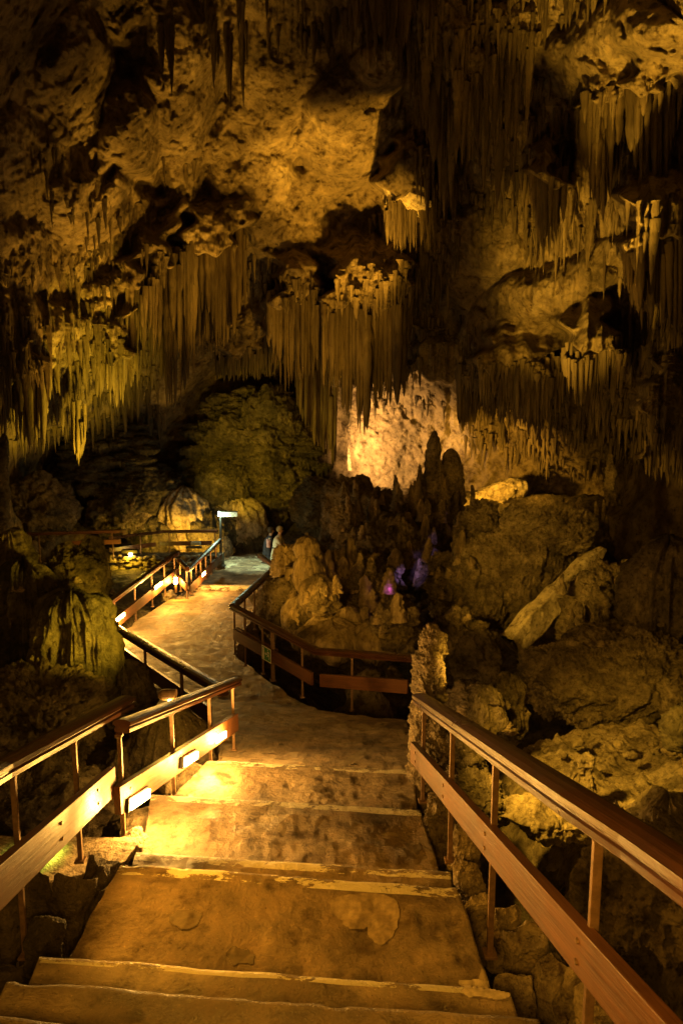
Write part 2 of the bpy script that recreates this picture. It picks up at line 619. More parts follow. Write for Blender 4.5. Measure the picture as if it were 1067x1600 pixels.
def streak_mask(px, py):
    s = np.zeros(np.shape(px))
    for (cx, cy, rx, ry, k) in STREAKS:
        s = np.maximum(s, k * np.exp(-(((px - cx) / rx) ** 2 + ((py - cy) / ry) ** 2) ** 1.5))
    s = s * (1 - .9 * np.exp(-(((px - 975) / 110) ** 2 + ((py - 50) / 80) ** 2) ** 1.5))
    return s


def shell_point_depth(px, py):
    D = shell_depth(px, py)
    p = unproj(px, py, D)
    al = p[..., 0] * .55 + p[..., 2] * .83
    ac = p[..., 0] * .83 - p[..., 2] * .55
    bed = np.stack([al * .22, ac * 1.0, p[..., 1] * .5], -1)
    n = fbm(p * .22, 3, 5) * 1.0 + fbm(p * .9, 4, 9, .5) * .28 + (1 - np.abs(vnoise(bed, 41))) ** 4 * .15 + fbm(p * 2.0, 4, 43, .62) * .22
    n = n + fbm(p * 3.0, 3, 2, .6) * .17
    n = n + np.clip(fbm(p * 2.4, 3, 31), .28, 1) * -.45
    s = streak_mask(px, py)
    az = p[..., 0] / p[..., 1]
    q = np.stack([az * 95, np.zeros_like(az), p[..., 2] * .35], -1)
    q2 = np.stack([az * 260, np.zeros_like(az) + 5, p[..., 2] * .5], -1)
    st = (1 - np.abs(vnoise(q, 4))) ** 2 * .7 + (1 - np.abs(vnoise(q2, 8))) ** 2 * .25
    return D - n * (1 - .45 * s) - s * st * .8


def build_shell():
    xs = np.concatenate([np.linspace(-900, -20, 60), np.linspace(-16, 1083, 560), np.linspace(1090, 2000, 60)])
    ys = np.concatenate([np.linspace(-1000, -30, 70), np.linspace(-26, 800, 420), np.linspace(806, 1300, 60)])
    gx, gy = np.meshgrid(xs, ys)
    D = shell_point_depth(gx, gy)
    V = unproj(gx, gy, D)
    o = mesh_np('cave_wall', V.reshape(-1, 3), grid_faces(len(ys), len(xs)), M['cave'])
    return tag(o, kind='structure')


build_shell()


# ------------------------------------------------------------------ terrain and path
def zpath(Y):
    return np.interp(Y, [5.8, 10.7, 18.2, 18.35, 21, 26], [-3.34, -4.68, -4.74, -4.86, -4.86, -4.86])


XL_Y = [5.8, 8.0, 9.15, 10.5, 12.4, 13.9, 14.9, 16.3, 17.6, 18.8, 21, 22.5, 23.4, 24.8]
XL_X = [-1.2, -1.5, -2.26, -3.18, -4.4, -5.04, -4.75, -4.66, -4.32, -4.2, -3.98, -4.4, -10., -11]
XR_Y = [5.8, 9.1, 9.5, 9.9, 10.7, 11.5, 12.6, 13.05, 14.6, 16.7, 18.8, 21.6, 24.8]
XR_X = [.66, .96, .15, -.33, -.62, -1.21, -1.85, -2.13, -2.1, -2.14, -2.2, -1.6, -.8]


def terrain_z(X, Y):
    z = np.full(np.shape(X), -6.6)
    z = z + 1.9 * np.exp(-((X + 7) / 5.) ** 2) * (Y > 0) * np.clip((Y - 9) / 6, 0, 1)
    # right sandy shelf
    s = 1 / (1 + np.exp(-(X - 1.75) * 3.5)) * np.clip((12.5 - Y) / 3, 0, 1)
    zs = np.interp(Y, [0, 4.5, 8.5, 12], [-2.9, -3.75, -4.65, -5.4])
    z = z * (1 - s) + zs * s
    # far floor rises towards the lit wall
    c = np.clip((Y - 19) / 8, 0, 1)
    c = c * c * (3 - 2 * c)
    zf = np.where(X < -1.5, -4.95, -3.0)
    wgt = np.clip((X + 3.0) / 3.0, 0, 1)
    zf = -4.95 * (1 - wgt) + -3.25 * wgt
    z = z * (1 - c) + zf * c
    z = z - 1.5 * np.exp(-((X - 1.8) / 2.0) ** 2 - ((Y - 15.5) / 3.5) ** 2)
    p = np.stack([X, Y, np.zeros_like(X)], -1)
    z = z + fbm(p * .5, 4, 21) * .45 + fbm(p * 2.4, 4, 22, .55, True) * .10 + fbm(p * 9, 2, 28) * .03
    # keep below the path and the stairs
    xl = np.interp(Y, [0, 1.5] + XL_Y, [-.95, -1.0] + XL_X)
    xr = np.interp(Y, [0, 1.5] + XR_Y, [1.1, .9] + XR_X)
    zp = np.where(Y < 5.8, np.interp(Y, [0, 1.5, 5.8], [-1.5, -2.1, -3.34]), zpath(np.maximum(Y, 5.8)))
    inside = (X > xl - .35) & (X < xr + .35) & (Y < 24.8)
    z = np.where(inside, np.minimum(z, zp - .35), z)
    return z


def build_ground():
    xs = np.linspace(-20, 20, 420)
    ys = np.concatenate([np.linspace(-1, 14, 260), np.linspace(14.1, 33, 150)])
    gx, gy = np.meshgrid(xs, ys)
    z = terrain_z(gx, gy)
    V = np.stack([gx, gy, z], -1).reshape(-1, 3)
    o = mesh_np('ground', V, grid_faces(len(ys), len(xs)), M['ground'])
    tag(o, kind='structure')
    xs = np.linspace(1.7, 11, 420)
    ys = np.linspace(1.5, 12, 420)
    gx, gy = np.meshgrid(xs, ys)
    p = np.stack([gx, gy, gx * 0], -1)
    edge = np.minimum(np.clip((gx - 1.7) / .7, 0, 1), np.clip((12 - gy) / 1.5, 0, 1))
    z = terrain_z(gx, gy) + .12 * edge - .3 * (1 - edge) + fbm(p * 6, 4, 40, .6, True) * .05 + np.clip(vnoise(p * 11, 7), .3, 1) * .07 - .02
    V = np.stack([gx, gy, z], -1).reshape(-1, 3)
    o = mesh_np('gravel_floor', V, grid_faces(420, 420), M['sand'])
    tag(o, kind='structure')


build_ground()


def build_path():
    ys = np.concatenate([np.arange(5.8, 12, .045), np.arange(12, 24.8, .09)])
    nx = 130
    xl = np.interp(ys, XL_Y, XL_X)
    xr = np.interp(ys, XR_Y, XR_X)
    t = np.linspace(0, 1, nx)
    X = xl[:, None] * (1 - t) + xr[:, None] * t
    Yg = np.repeat(ys[:, None], nx, 1)
    p = np.stack([X, Yg, X * 0], -1)
    e = np.minimum(t, 1 - t)[None, :]
    X = X + fbm(p * 2.5, 3, 50) * .06 * (e < .02)
    Z = zpath(Yg) + fbm(p * 1.3, 4, 51) * .035 + fbm(p * 6, 3, 53, .6, True) * .012
    V = np.stack([X, Yg, Z], -1)
    # skirt down both sides
    L = V[:, :1].copy(); L[..., 2] -= .9
    Rr = V[:, -1:].copy(); Rr[..., 2] -= .9
    V = np.concatenate([L, V, Rr], 1)
    uv = np.ones((V.shape[0] * V.shape[1], 2)) * 5
    o = mesh_np('path', V.reshape(-1, 3), grid_faces(len(ys), nx + 2), M['path'], uv=uv)
    tag(o, kind='structure')


build_path()

# stairs: nosing lines (left px, right px) and tread heights
RISE = .2125
ZT = [-2.0625 - RISE * k for k in range(-1, 6)]
NOSE = [((-60, 1584), (900, 1700)), ((10, 1534), (842, 1592)), ((62, 1494), (795, 1546)), ((190, 1349), (714, 1388)),
        ((212, 1332), (704, 1362)), ((236, 1241), (656, 1265)), ((325, 1188), (646, 1203))]


def build_stairs():
    Vs, Fs, UVs, off = [], [], [], 0
    prev = None
    for i, ((a, b), z) in enumerate(zip(NOSE, ZT)):
        A, B = Pz(*a, z), Pz(*b, z)
        if prev is None:
            C, D_ = A + Vector((-.1, -1.2, 0)), B + Vector((.1, -1.2, 0))
        else:
            C, D_ = prev
        nx, ny = 150, max(12, int((A - C).length / .02))
        s = np.linspace(0, 1, nx)[None, :, None]
        tt = np.concatenate([np.linspace(0, 1, ny), [1.0, 1.0]])[:, None, None]
        A_, B_, C_, D2 = (np.array(q)[None, None, :] for q in (A, B, C, D_))
        back = C_ * (1 - s) + D2 * s
        front = A_ * (1 - s) + B_ * s
        V = back * (1 - tt) + front * tt
        V[..., 2] = z
        p = V.copy()
        wob = fbm(np.stack([p[..., 0] * 2, p[..., 0] * 0 + i * 9.1, p[..., 0] * 0], -1), 4, 60) * .014
        V[..., 1] += (wob - np.clip(fbm(np.stack([p[..., 0] * 7, p[..., 0] * 0 + i * 5.3, p[..., 0] * 0], -1), 3, 65) - .22, 0, 1) * .035) * tt[..., 0] ** 6
        dist = (1 - tt[..., 0]) * np.linalg.norm(front - back, axis=-1)
        keep = np.clip((dist - .06) / .15, 0, 1)
        p[..., 2] = i * 3.3
        V[..., 2] += keep * (fbm(p * 2.2, 5, 61) * .030 + fbm(p * 7, 4, 62, .6, True) * .017 + fbm(p * 4.5, 3, 66) * .022 - .012) + (1 - keep) * fbm(p * 7, 3, 63) * .006
        V[-3, :, 2] -= .004
        V[-2, :, 2] -= .012; V[-2, :, 1] += .010
        V[-1, :, 2] -= RISE + .05; V[-1, :, 1] += .012
        L = V[:, :1].copy(); L[..., 2] -= .5
        Rr = V[:, -1:].copy(); Rr[..., 2] -= .5
        V = np.concatenate([L, V, Rr], 1)
        dd = np.concatenate([dist[:, :1], dist, dist[:, -1:]], 1)
        dd[-2:] = .05
        dd = dd + (.2 if i <= 1 else .045 if i == 2 else 0)
        uu = np.broadcast_to(np.concatenate([[0], s[0, :, 0], [1]]) * 2, dd.shape)
        Vs.append(V.reshape(-1, 3))
        UVs.append(np.stack([uu, dd], -1).reshape(-1, 2))
        Fs.append(grid_faces(V.shape[0], V.shape[1]) + off)
        off += V.shape[0] * V.shape[1]
        prev = (A, B)
    o = mesh_np('stairs', np.concatenate(Vs), np.concatenate(Fs), M['path'], uv=np.concatenate(UVs))
    tag(o, kind='structure')


build_stairs()


# ------------------------------------------------------------------ rocks
def sphere_grid(nu, nv):
    th = np.linspace(0, math.pi, nv)[:, None]
    ph = np.linspace(0, 2 * math.pi, nu, endpoint=False)[None, :]
    return np.stack([np.sin(th) * np.cos(ph), np.sin(th) * np.sin(ph), np.cos(th) * np.ones_like(ph)], -1)


def rock(name, px, py, wpx, hpx, Y, style, mat, label, cat='rock', group=None, dr=.8, yaw=0, roll=0, amp=1.0, seed=None, res=1.0, parent=None, taper=0.0):
    """ellipsoid at photo pixel px,py (centre) and distance Y, displaced by noise"""
    c = P(px, py, Y)
    m = mpp(px, py, Y)
    rx, rz = wpx * m / 2, hpx * m / 2
    ry = rx * dr
    seed = seed if seed is not None else int(px * 7 + py * 3) % 9973
    sz = max(wpx, hpx)
    nu = int(np.clip(sz * 1.5 * res, 48, 340))
    nv = int(np.clip(hpx * 1.3 * res, 40, 300))
    d = sphere_grid(nu, nv)
    d0 = d
    if style in ('rough', 'block', 'crag'):
        rgf = np.random.default_rng(seed)
        for _ in range(26 if style == 'crag' else 14):
            nn = rgf.normal(size=3); nn /= np.linalg.norm(nn)
            ex = np.maximum(0, d @ nn - rgf.uniform(.62, .86))
            d = d - ex[..., None] * nn
    p = d * np.array([rx, ry, rz]) * (1.12 if d is not d0 else 1)
    d = d0
    R = (rx + ry + rz) / 3
    if style == 'block':
        k = np.max(np.abs(d), axis=-1, keepdims=True)
        p = p * (1 / k) ** .62
    if taper:
        f = 1 + taper * d[..., 2:3]
        p = p * np.concatenate([f, f, np.ones_like(f)], -1)
    off = np.array([seed * 1.37 % 91, seed * 2.11 % 83, seed * .73 % 71])
    q = p / R + off
    n = d / np.linalg.norm(d / np.array([rx, ry, rz]) * R, axis=-1, keepdims=True)
    nrm = d / np.array([rx, ry, rz])
    nrm = nrm / np.linalg.norm(nrm, axis=-1, keepdims=True)
    if style == 'crag':
        lam = np.stack([q[..., 0] * .9 + q[..., 2] * 1.2, q[..., 1], (q[..., 2] - q[..., 0]) * 5], -1)
        h = fbm(q * 1.2, 2, seed) * .20 + fbm(lam * 1.1, 4, seed + 3, .6, True) * .10 + fbm(q * 9, 4, seed + 7, .7) * .09
    elif style == 'rough':
        h = fbm(q * 1.3, 3, seed) * .42 + fbm(q * 3.4, 3, seed + 5, .6, True) * .15 + fbm(q * 13, 3, seed + 7, .7) * .07
    elif style == 'knob':
        h = fbm(q * 1.4, 3, seed) * .38 + np.abs(vnoise(q * 3.5, seed + 2)) * .22 + np.abs(vnoise(q * 8, seed + 3)) * .15 + np.abs(vnoise(q * 17, seed + 6)) * .09 + fbm(q * 30, 2, seed + 4) * .03
    elif style == 'block':
        h = fbm(q * 1.1, 2, seed) * .22 + fbm(q * 5, 4, seed + 5, .55, True) * .06
    elif style == 'flow':  # terraced flowstone with draped fringes
        az = np.arctan2(d[..., 1], d[..., 0])
        zz = p[..., 2] / R
        warp = fbm(q * 2.4, 3, seed, .6) * .6
        t = zz * 7.5 + warp * 4.0 + vnoise(np.stack([az * 5, zz * 0, zz * 0 + seed], -1), seed) * .25
        saw = 1 - (t - np.floor(t))
        saw = (1 - saw) ** 1.0
        prof = np.where(saw < .25, saw / .25, 1 - (saw - .25) / .75) ** .8
        fl = (1 - np.abs(vnoise(np.stack([np.cos(az) * 9, np.sin(az) * 9, zz * 1.2], -1) + off, seed + 8))) ** 2
        msk = np.clip(.55 + fbm(q * 2.6, 2, seed + 12) * 1.5, 0, 1)
        h = fbm(q * 1.2, 3, seed + 1) * .34 + prof * .15 * msk + fl * .035 * prof + fbm(q * 5, 3, seed + 4, .5) * .07
    elif style == 'drip':  # smooth bulges draping into vertical runs
        az = np.arctan2(d[..., 1], d[..., 0])
        zz = p[..., 2] / R
        fl = (1 - np.abs(vnoise(np.stack([np.cos(az) * 4, np.sin(az) * 4, zz * .6], -1) + off, seed + 8))) ** 2
        fl2 = (1 - np.abs(vnoise(np.stack([np.cos(az) * 10, np.sin(az) * 10, zz * 1.0], -1) + off, seed + 9))) ** 2
        h = fbm(q * 1.5, 3, seed) * .36 + fl * .22 + fl2 * .10 + fbm(q * 8, 3, seed + 4) * .04
    p = p + nrm * (h * R * amp)[..., None]
    Mx = Matrix.Rotation(R_(yaw), 3, 'Z') @ Matrix.Rotation(R_(roll), 3, 'Y')
    p = p.reshape(-1, 3) @ np.array(Mx).T
    o = mesh_np(name, p, grid_faces(nv, nu, True), mat, parent)
    o.location = c
    if parent is None:
        tag(o, label, cat, group)
    return o


def stalagmite(px, y0, y1, wpx, Y, label, mat=None, lean=0, seed=1, rough=.14, tip=.35, parent=None, name='stalagmite', group=None, cat='stalagmite', flare=.5):
    "column standing from photo row y1 (base) up to y0 (tip)"
    base = P(px, y1, Y)
    top = P(px + lean, y0, Y)
    m = mpp(px, (y0 + y1) / 2, Y)
    r = wpx * m / 2
    nv, nu = max(30, int(abs(y1 - y0) * .9)), max(28, int(wpx * 2))
    t = np.linspace(0, 1, nv)[:, None]
    a = np.linspace(0, 2 * math.pi, nu, endpoint=False)[None, :]
    prof = (1 - (1 - tip) * t) * np.sqrt(np.clip(1 - t ** 7, 0, 1)) * (1 + flare * np.exp(-t * 7))
    off = seed * 3.7
    qa = np.stack([np.cos(a) * np.ones_like(t) * .9 + off, np.sin(a) * np.ones_like(t) * .9, t * (top - base).length / r * .55 * np.ones_like(a)], -1)
    h = fbm(qa, 3, seed) * rough * 2 + np.abs(vnoise(qa * np.array([1, 1, 2.3]) * 1.6, seed + 3)) * rough * 1.3 + fbm(qa * 5, 2, seed + 6) * rough * .3
    rad = r * (prof * (1 + h))
    ax = np.array(top - base)
    wobx = vnoise(np.stack([t[:, 0] * 3, t[:, 0] * 0 + off, t[:, 0] * 0], -1), seed)[:, None] * r * .35
    V = np.stack([rad * np.cos(a) + wobx + ax[0] * t, rad * np.sin(a) + ax[1] * t, ax[2] * t * np.ones_like(a)], -1)
    o = mesh_np(name, V.reshape(-1, 3), grid_faces(nv, nu, True), mat or M['knob'], parent)
    o.location = base
    tag(o, label, cat, group)
    return o


# ------------------------------------------------------------------ railings
HAND = [(-.062, .0), (-.066, -.022), (-.058, -.030), (-.046, -.034), (-.046, -.044), (-.056, -.050), (-.054, -.076),
        (-.030, -.084), (.030, -.084), (.054, -.076), (.056, -.050), (.046, -.044), (.046, -.034), (.058, -.030),
        (.066, -.022), (.062, .0), (.034, .012), (0, .016), (-.034, .012)]


def lerp_px(pts, x):
    "pts [(px,py,Y)...] -> world point on the rail at pixel column x"
    for a, b in zip(pts[:-1], pts[1:]):
        if min(a[0], b[0]) - .01 <= x <= max(a[0], b[0]) + .01:
            A, B = P(*a), P(*b)
            lo, hi = 0.0, 1.0
            for _ in range(40):
                mid = (lo + hi) / 2
                p = A.lerp(B, mid)
                u = 533.5 + F * p.x / (p.y * CP - p.z * SP)
                if (u < x) == (a[0] < b[0]):
                    lo = mid
                else:
                    hi = mid
            return A.lerp(B, lo)
    e = (pts[0], pts[1]) if abs(x - pts[0][0]) < abs(x - pts[-1][0]) else (pts[-1], pts[-2])
    k = (x - e[0][0]) / (e[1][0] - e[0][0])
    A, B = P(*e[0]), P(*e[1])
    lo, hi = -1.0, 0.0
    for _ in range(40):
        mid = (lo + hi) / 2
        p = A.lerp(B, mid)
        u = 533.5 + F * p.x / (p.y * CP - p.z * SP)
        if (u < x) == (e[0][0] < e[1][0]):
            lo = mid
        else:
            hi = mid
    return A.lerp(B, lo)


def railing(label, top, posts, boards, post_r=.017, side=1, hw=1.0, board_h=.185, cat='railing', group=None, square=True, mat=None, bmat=None):
    """top: [(px,py,Y)]; posts: [(px, length m)]; boards: [(pxa, gap_a, pxb, gap_b)] gap = metres from rail to board top"""
    W = [P(*t) for t in top]
    root = empty('railing', (W[0].x, W[0].y, W[0].z - 1.0))
    tag(root, label, cat, group)
    MB().sweep(W, [(a * hw, u * hw) for a, u in HAND]).build('handrail', mat or M['rail'], root, bevel=0)
    for px_, L in posts:
        t = lerp_px(top, px_)
        mb = MB()
        a = t + Vector((0, 0, -.08))
        c = t + Vector((0, 0, -L))
        if square:
            mb.box((a + c) / 2, (post_r * 2, post_r * 1.6, (a - c).length))
            mb.box(c + Vector((0, 0, .01)), (post_r * 4.4, post_r * 4.4, .016))
            mb.box(a + Vector((0, 0, -.01)), (post_r * 3.2, post_r * 3.0, .02))
        else:
            mb.tube(a, c, post_r).tube(c, c + Vector((0, 0, .02)), post_r * 2)
        mb.build('post', M['steel'], root, bevel=.003)
    for (xa, ga, xb, gb) in boards:
        A, B = lerp_px(top, xa), lerp_px(top, xb)
        A = A - Vector((0, 0, ga)); B = B - Vector((0, 0, gb))
        d = (B - A)
        h = Vector((d.y, -d.x, 0)).normalized() * side * (post_r + .027)
        A, B = A + h, B + h
        prof = [(-.024, 0), (-.024, -board_h), (.024, -board_h), (.024, 0)]
        MB().sweep([A, B], prof).build('board', bmat or M['board'], root, bevel=.004)
        if post_r < .0171 and len(boards) == 1 and board_h < .21:
            for px_, L in posts:
                if min(xa, xb) + 4 < px_ < max(xa, xb) - 4:
                    t = lerp_px(top, px_)
                    fr = (Vector((t.x, t.y, 0)) - Vector((A.x, A.y, 0)) + h * 1.0).dot(Vector((B.x - A.x, B.y - A.y, 0))) / Vector((B.x - A.x, B.y - A.y, 0)).length_squared
                    bp_ = A.lerp(B, fr) + h.normalized() * .024
                    for dz in (.28, .72):
                        q_ = bp_ - Vector((0, 0, board_h * dz))
                        MB().tube(q_, q_ + h.normalized() * .007, .011, .009, 8).build('bolt', M['steel'], root)
    return root


D2Y = .94
# near right rail (runs down along the right edge of the stairs)
def yd(px, py, d):
    a, b, c = ray(px, py)
    return d * b


R1 = railing('long handrail descending along the right side of the steps, with a wide reddish board',
             [(1240, 1462, yd(1240, 1462, 1.32)), (1000, 1302, yd(1000, 1302, 1.93)), (900, 1240, yd(900, 1240, 2.28)), (656, 1086, yd(656, 1086, 5.45))],
             [(1110, 1.2), (937, 1.05), (776, 1.12), (708, .98), (663, .86)], [(1180, .39, 655, .40)], post_r=.015, side=-1, board_h=.17)
# near left rails
L1 = railing('nearest left handrail with a pale board, cut off by the frame edge',
             [(-240, 1326, yd(-240, 1326, 2.0)), (0, 1194, yd(0, 1194, 3.44)), (198, 1090, yd(198, 1090, 4.9))],
             [(18, 1.15), (114, .90)], [(-200, .40, 160, .40)], post_r=.014, side=1, board_h=.20)
L2 = railing('short left handrail beside the lamps, its board carrying three lit strip lights',
             [(190, 1128, yd(190, 1128, 4.7)), (370, 1060, yd(370, 1060, 7.7))],
             [(185, .97), (267, .84), (326, .80), (363, .82)], [(168, .42, 362, .38)], post_r=.015, side=1, board_h=.20)
# second dark rail on the left of the path
RB = railing('dark railing in shade on the left edge of the path, behind the lamp board',
             [(163, 968, yd(163, 968, 14.3)), (350, 1076, yd(350, 1076, 8.6))],
             [(226, 1.0), (283, .95), (178, 1.0)], [(168, .40, 322, .42)], post_r=.022, side=-1, hw=1.25, board_h=.24, mat=M['rail'], bmat=M['rail'])
RA = railing('railing climbing away up the left edge of the path, with two lit strip lights',
             [(161, 946, yd(161, 946, 14.2)), (277, 861, yd(277, 861, 18.2))],
             [(210, .92), (236, .92), (256, .92), (272, .92), (178, .92)], [(168, .42, 277, .42)], side=1, hw=1.1, board_h=.24)
RE0 = railing('very short railing joining two longer ones beside the little lamp post',
              [(279, 873, yd(279, 873, 18.0)), (293, 887, yd(293, 887, 17.2))], [(281, .85), (291, .85)], [(279, .40, 293, .40)], side=1, board_h=.20)
RE = railing('railing with close balusters running back to the sign pole',
             [(293, 889, yd(293, 889, 17.3)), (344, 842, yd(344, 842, 21.0))],
             [(298, .75), (306, .78), (313, .78), (321, .78), (329, .8), (337, .8)], [(293, .42, 343, .42)], side=1, board_h=.24)
RD = railing('dark railing along the far walkway in front of the lit rocks',
             [(170, 839, yd(170, 839, 21.5)), (255, 829, yd(255, 829, 22.2)), (340, 828, yd(340, 828, 22.0))],
             [(176, .9), (219, .9), (264, .9), (335, .9)], [(170, .36, 243, .36), (248, .36, 330, .36)], side=-1, board_h=.14, bmat=M['rail'])
RC = railing('brown railing of the far walkway at the left, ending in a point',
             [(-70, 835, yd(-70, 835, 19.6)), (60, 832, yd(60, 832, 20.2)), (197, 828, yd(197, 828, 21.0))],
             [(132, .9), (175, .9), (60, .9)], [(112, .28, 188, .28)], side=1, board_h=.14)
# middle right railing
RM = railing('angled railing on the right edge of the path, carrying the green exit sign',
             [(662, 1026, yd(662, 1026, 9.9)), (495, 1014, yd(495, 1014, 11.0)), (363, 945, yd(363, 945, 12.8)),
              (431, 884, yd(431, 884, 17.8)), (405, 866, yd(405, 866, 20))],
             [(550, .98), (472, .98), (424, 1.02), (382, 1.05), (410, 1.0), (427, 1.0)], [(640, .36, 503, .40), (491, .42, 368, .42), (366.5, .42, 430, .42), (430, .42, 406, .42)],
             side=-1, hw=1.15, board_h=.21)


# the back arm of the middle railing needs its posts spread by distance, not by pixel
def extra_post(root, top, i, ts, L):
    A, B = P(*top[i]), P(*top[i + 1])
    for t in ts:
        p = A.lerp(B, t)
        MB().box(p + Vector((0, 0, -.08 - L / 2)), (.034, .028, L)).box(p + Vector((0, 0, -.08 - L)), (.075, .075, .016)).build('post', M['steel'], root, bevel=.003)


extra_post(RM, [(363, 945, yd(363, 945, 12.8)), (431, 884, yd(431, 884, 17.8))], 0, [.03, .22, .42, .62, .85], .92)


# ------------------------------------------------------------------ lamps on the boards
def strip_light(px, py, d, wm, hm, dirv, label, energy, side, target):
    p = P(px, py, yd(px, py, d))
    root = empty('strip_light', p)
    tag(root, label, 'strip light', None)
    dv = Vector(dirv).normalized()
    sd = Vector((dv.y, -dv.x, 0)).normalized() * side
    up = dv.cross(sd).normalized()
    if up.z < 0:
        up = -up
    rot = Matrix((dv, sd, up)).transposed()
    MB().box(p - sd * .012, (wm + .03, .028, hm + .03), rot).build('housing', M['dark'], root, bevel=.003)
    MB().box(p + sd * .012, (wm, .018, hm), rot).build('diffuser', M['strip'], root, bevel=.004)
    lamp('POINT', p + sd * .13, energy * .58, (1.0, .49, .085), None, .07, name='strip_glow', parent=root)
    return root


dirL2 = P(370, 1060, yd(370, 1060, 7.7)) - P(190, 1128, yd(190, 1128, 4.7))
for px_, py_, d_, en, lb in ((217, 1249, 4.80, 60, 'largest and nearest glowing strip light under the left board'),
                             (297, 1186, 5.85, 55, 'middle glowing strip light of the three under the left board'),
                             (344, 1152, 6.85, 50, 'farthest of the three glowing strip lights under the left board')):
    strip_light(px_, py_, d_, .32, .062, dirL2, lb, en, 1, (.2, 0, -.45))
dirA = P(277, 861, yd(277, 861, 18.2)) - P(161, 946, yd(161, 946, 14.2))
strip_light(187, 965, 14.7, .42, .075, dirA, 'glowing strip light at the lower end of the climbing railing', 75, 1, (.3, 0, -.5))
strip_light(247, 915, 16.7, .42, .075, dirA, 'glowing strip light higher on the climbing railing', 75, 1, (.3, 0, -.5))
dirE = P(344, 842, yd(344, 842, 21.0)) - P(293, 889, yd(293, 889, 17.3))
strip_light(318, 897, 18.2, .30, .08, dirE, 'small glowing strip light below the close balusters', 60, 1, (.3, 0, -.5))

# little post lamp by the step
p = P(275, 926, yd(275, 926, 17.7))
root = tag(empty('path_lamp', p), 'small glowing lamp on a short post beside the low step', 'lamp')
MB().tube(p, p + Vector((0, 0, .36)), .035, .03).build('post', M['steel'], root, smooth=True)
MB().tube(p + Vector((0, 0, .24)), p + Vector((0, 0, .40)), .055, .045).build('bulb', M['bulb'], root, smooth=True)
MB().tube(p + Vector((0, 0, .40)), p + Vector((0, 0, .56)), .03, .02).build('cap', M['dark'], root, smooth=True)
lamp('POINT', p + Vector((.05, -.12, .32)), 18, GOLD, None, .05, name='bulb_glow', parent=root)

# lamp hidden behind the left handrail
p = P(264, 1086, yd(264, 1086, 6.6))
root = tag(empty('floodlight', p), 'small round metal floodlight clamped behind the short left handrail', 'floodlight')
MB().tube(p + Vector((-.06, 0, 0)), p + Vector((.07, 0, 0)), .055, .055, 16).tube(p + Vector((-.10, 0, 0)), p + Vector((-.06, 0, 0)), .03, .055, 16).build('housing', M['steel'], root, smooth=False, bevel=.004)
MB().tube(p + Vector((0, -.035, -.06)), p + Vector((.03, -.035, -.065)), .035, .035, 14).build('lens', M['bulb'], root)
MB().tube(p + Vector((0, 0, -.06)), p + Vector((0, 0, -.40)), .012).build('bracket', M['dark'], root)
lamp('POINT', p + Vector((.03, -.05, -.14)), 7, GOLD, None, .04, name='flood_glow', parent=root)

# floodlight at the foot of the bright wall
p = P(533, 753, 24.6)
root = tag(empty('floodlight', p), 'bright floodlight at the foot of the brilliantly lit back wall', 'floodlight')
MB().box(p, (.22, .16, .20)).build('housing', M['dark'], root, bevel=.02)
MB().tube(p + Vector((0, -.09, .02)), p + Vector((0, -.12, .02)), .075, .075, 16).build('lens', M['bulb'], root)
MB().tube(p + Vector((0, 0, -.1)), p + Vector((0, 0, -.5)), .03).build('bracket', M['dark'], root)
lamp('SPOT', P(552, 742, 27.6), 850, (1.0, .52, .14), P(640, 650, 31.0), .25, 125, .8, 'flood_glow', root)
flood((725, 762, 24.0), (772, 735, 27.5), 420, AMBER, 100)

# far walkway floodlights
for px_, py_, d_, tg, en, col, lb in ((204, 866, 21.2, (230, 900, 20.0), 160, OLIVE, 'low floodlight shining under the far walkway railing'),):
    p = P(px_, py_, yd(px_, py_, d_))
    root = tag(empty('floodlight', p), lb, 'floodlight')
    MB().box(p + Vector((0, 0, .10)), (.5, .2, .10)).build('housing', M['dark'], root, bevel=.01)
    MB().box(p, (.10, .10, .12)).build('lens', M['bulb'], root, bevel=.02)
    lamp('POINT', p + Vector((0, -.2, -.05)), 12, col, None, .08, name='flood_glow', parent=root)
p = P(306, 849, yd(306, 849, 21.9))
root = tag(empty('junction_box', p), 'grey junction box with a lid fixed on the far walkway railing', 'junction box')
MB().box(p, (.30, .12, .10)).build('lid', M['greybox'], root, bevel=.01)
MB().box(p + Vector((-.05, -.05, -.12)), (.50, .12, .07)).build('case', M['dark'], root, bevel=.01)
flood((300, 868, 22.2), (290, 810, 26.5), 190, GOLD, 120)
flood((215, 872, 22.4), (190, 800, 26), 70, OLIVE, 120)

# sign pole
pb = P(345, 887, yd(345, 887, 21.9))
pt = P(344.5, 799, yd(344.5, 799, 21.9))
root = tag(empty('sign_pole', pb), 'thin dark pole with a small lit white sign panel at its top', 'sign')
MB().tube(pb, pt, .045, .04).box(pb + Vector((0, 0, .04)), (.28, .28, .06)).build('pole', M['dark'], root, smooth=False)
m_ = mpp(345, 800, 21.5)
MB().box(pt + Vector((14 * m_, -.05, -4.5 * m_)), (26 * m_, .04, 7.5 * m_)).build('panel', M['white'], root, bevel=.01)
MB().box(pt + Vector((14 * m_, -.05, -.2 * m_)), (27 * m_, .07, 1.2 * m_)).build('panel_frame', M['dark'], root)
MB().box(pt + Vector((-2 * m_, -.06, -3.5 * m_)), (2.6 * m_, .1, 7 * m_)).build('lamp_head', M['cool'], root, bevel=.02)
lamp('POINT', pt + Vector((-.05, -.32, -.12)), 14, (.55, .78, .50), None, .06, name='sign_glow', parent=root)
lamp('SPOT', pt + Vector((.2, -.1, -.15)), 90, (.60, .80, .50), pb + Vector((.9, .6, 0)), .05, 85, .6, 'sign_glow', root)
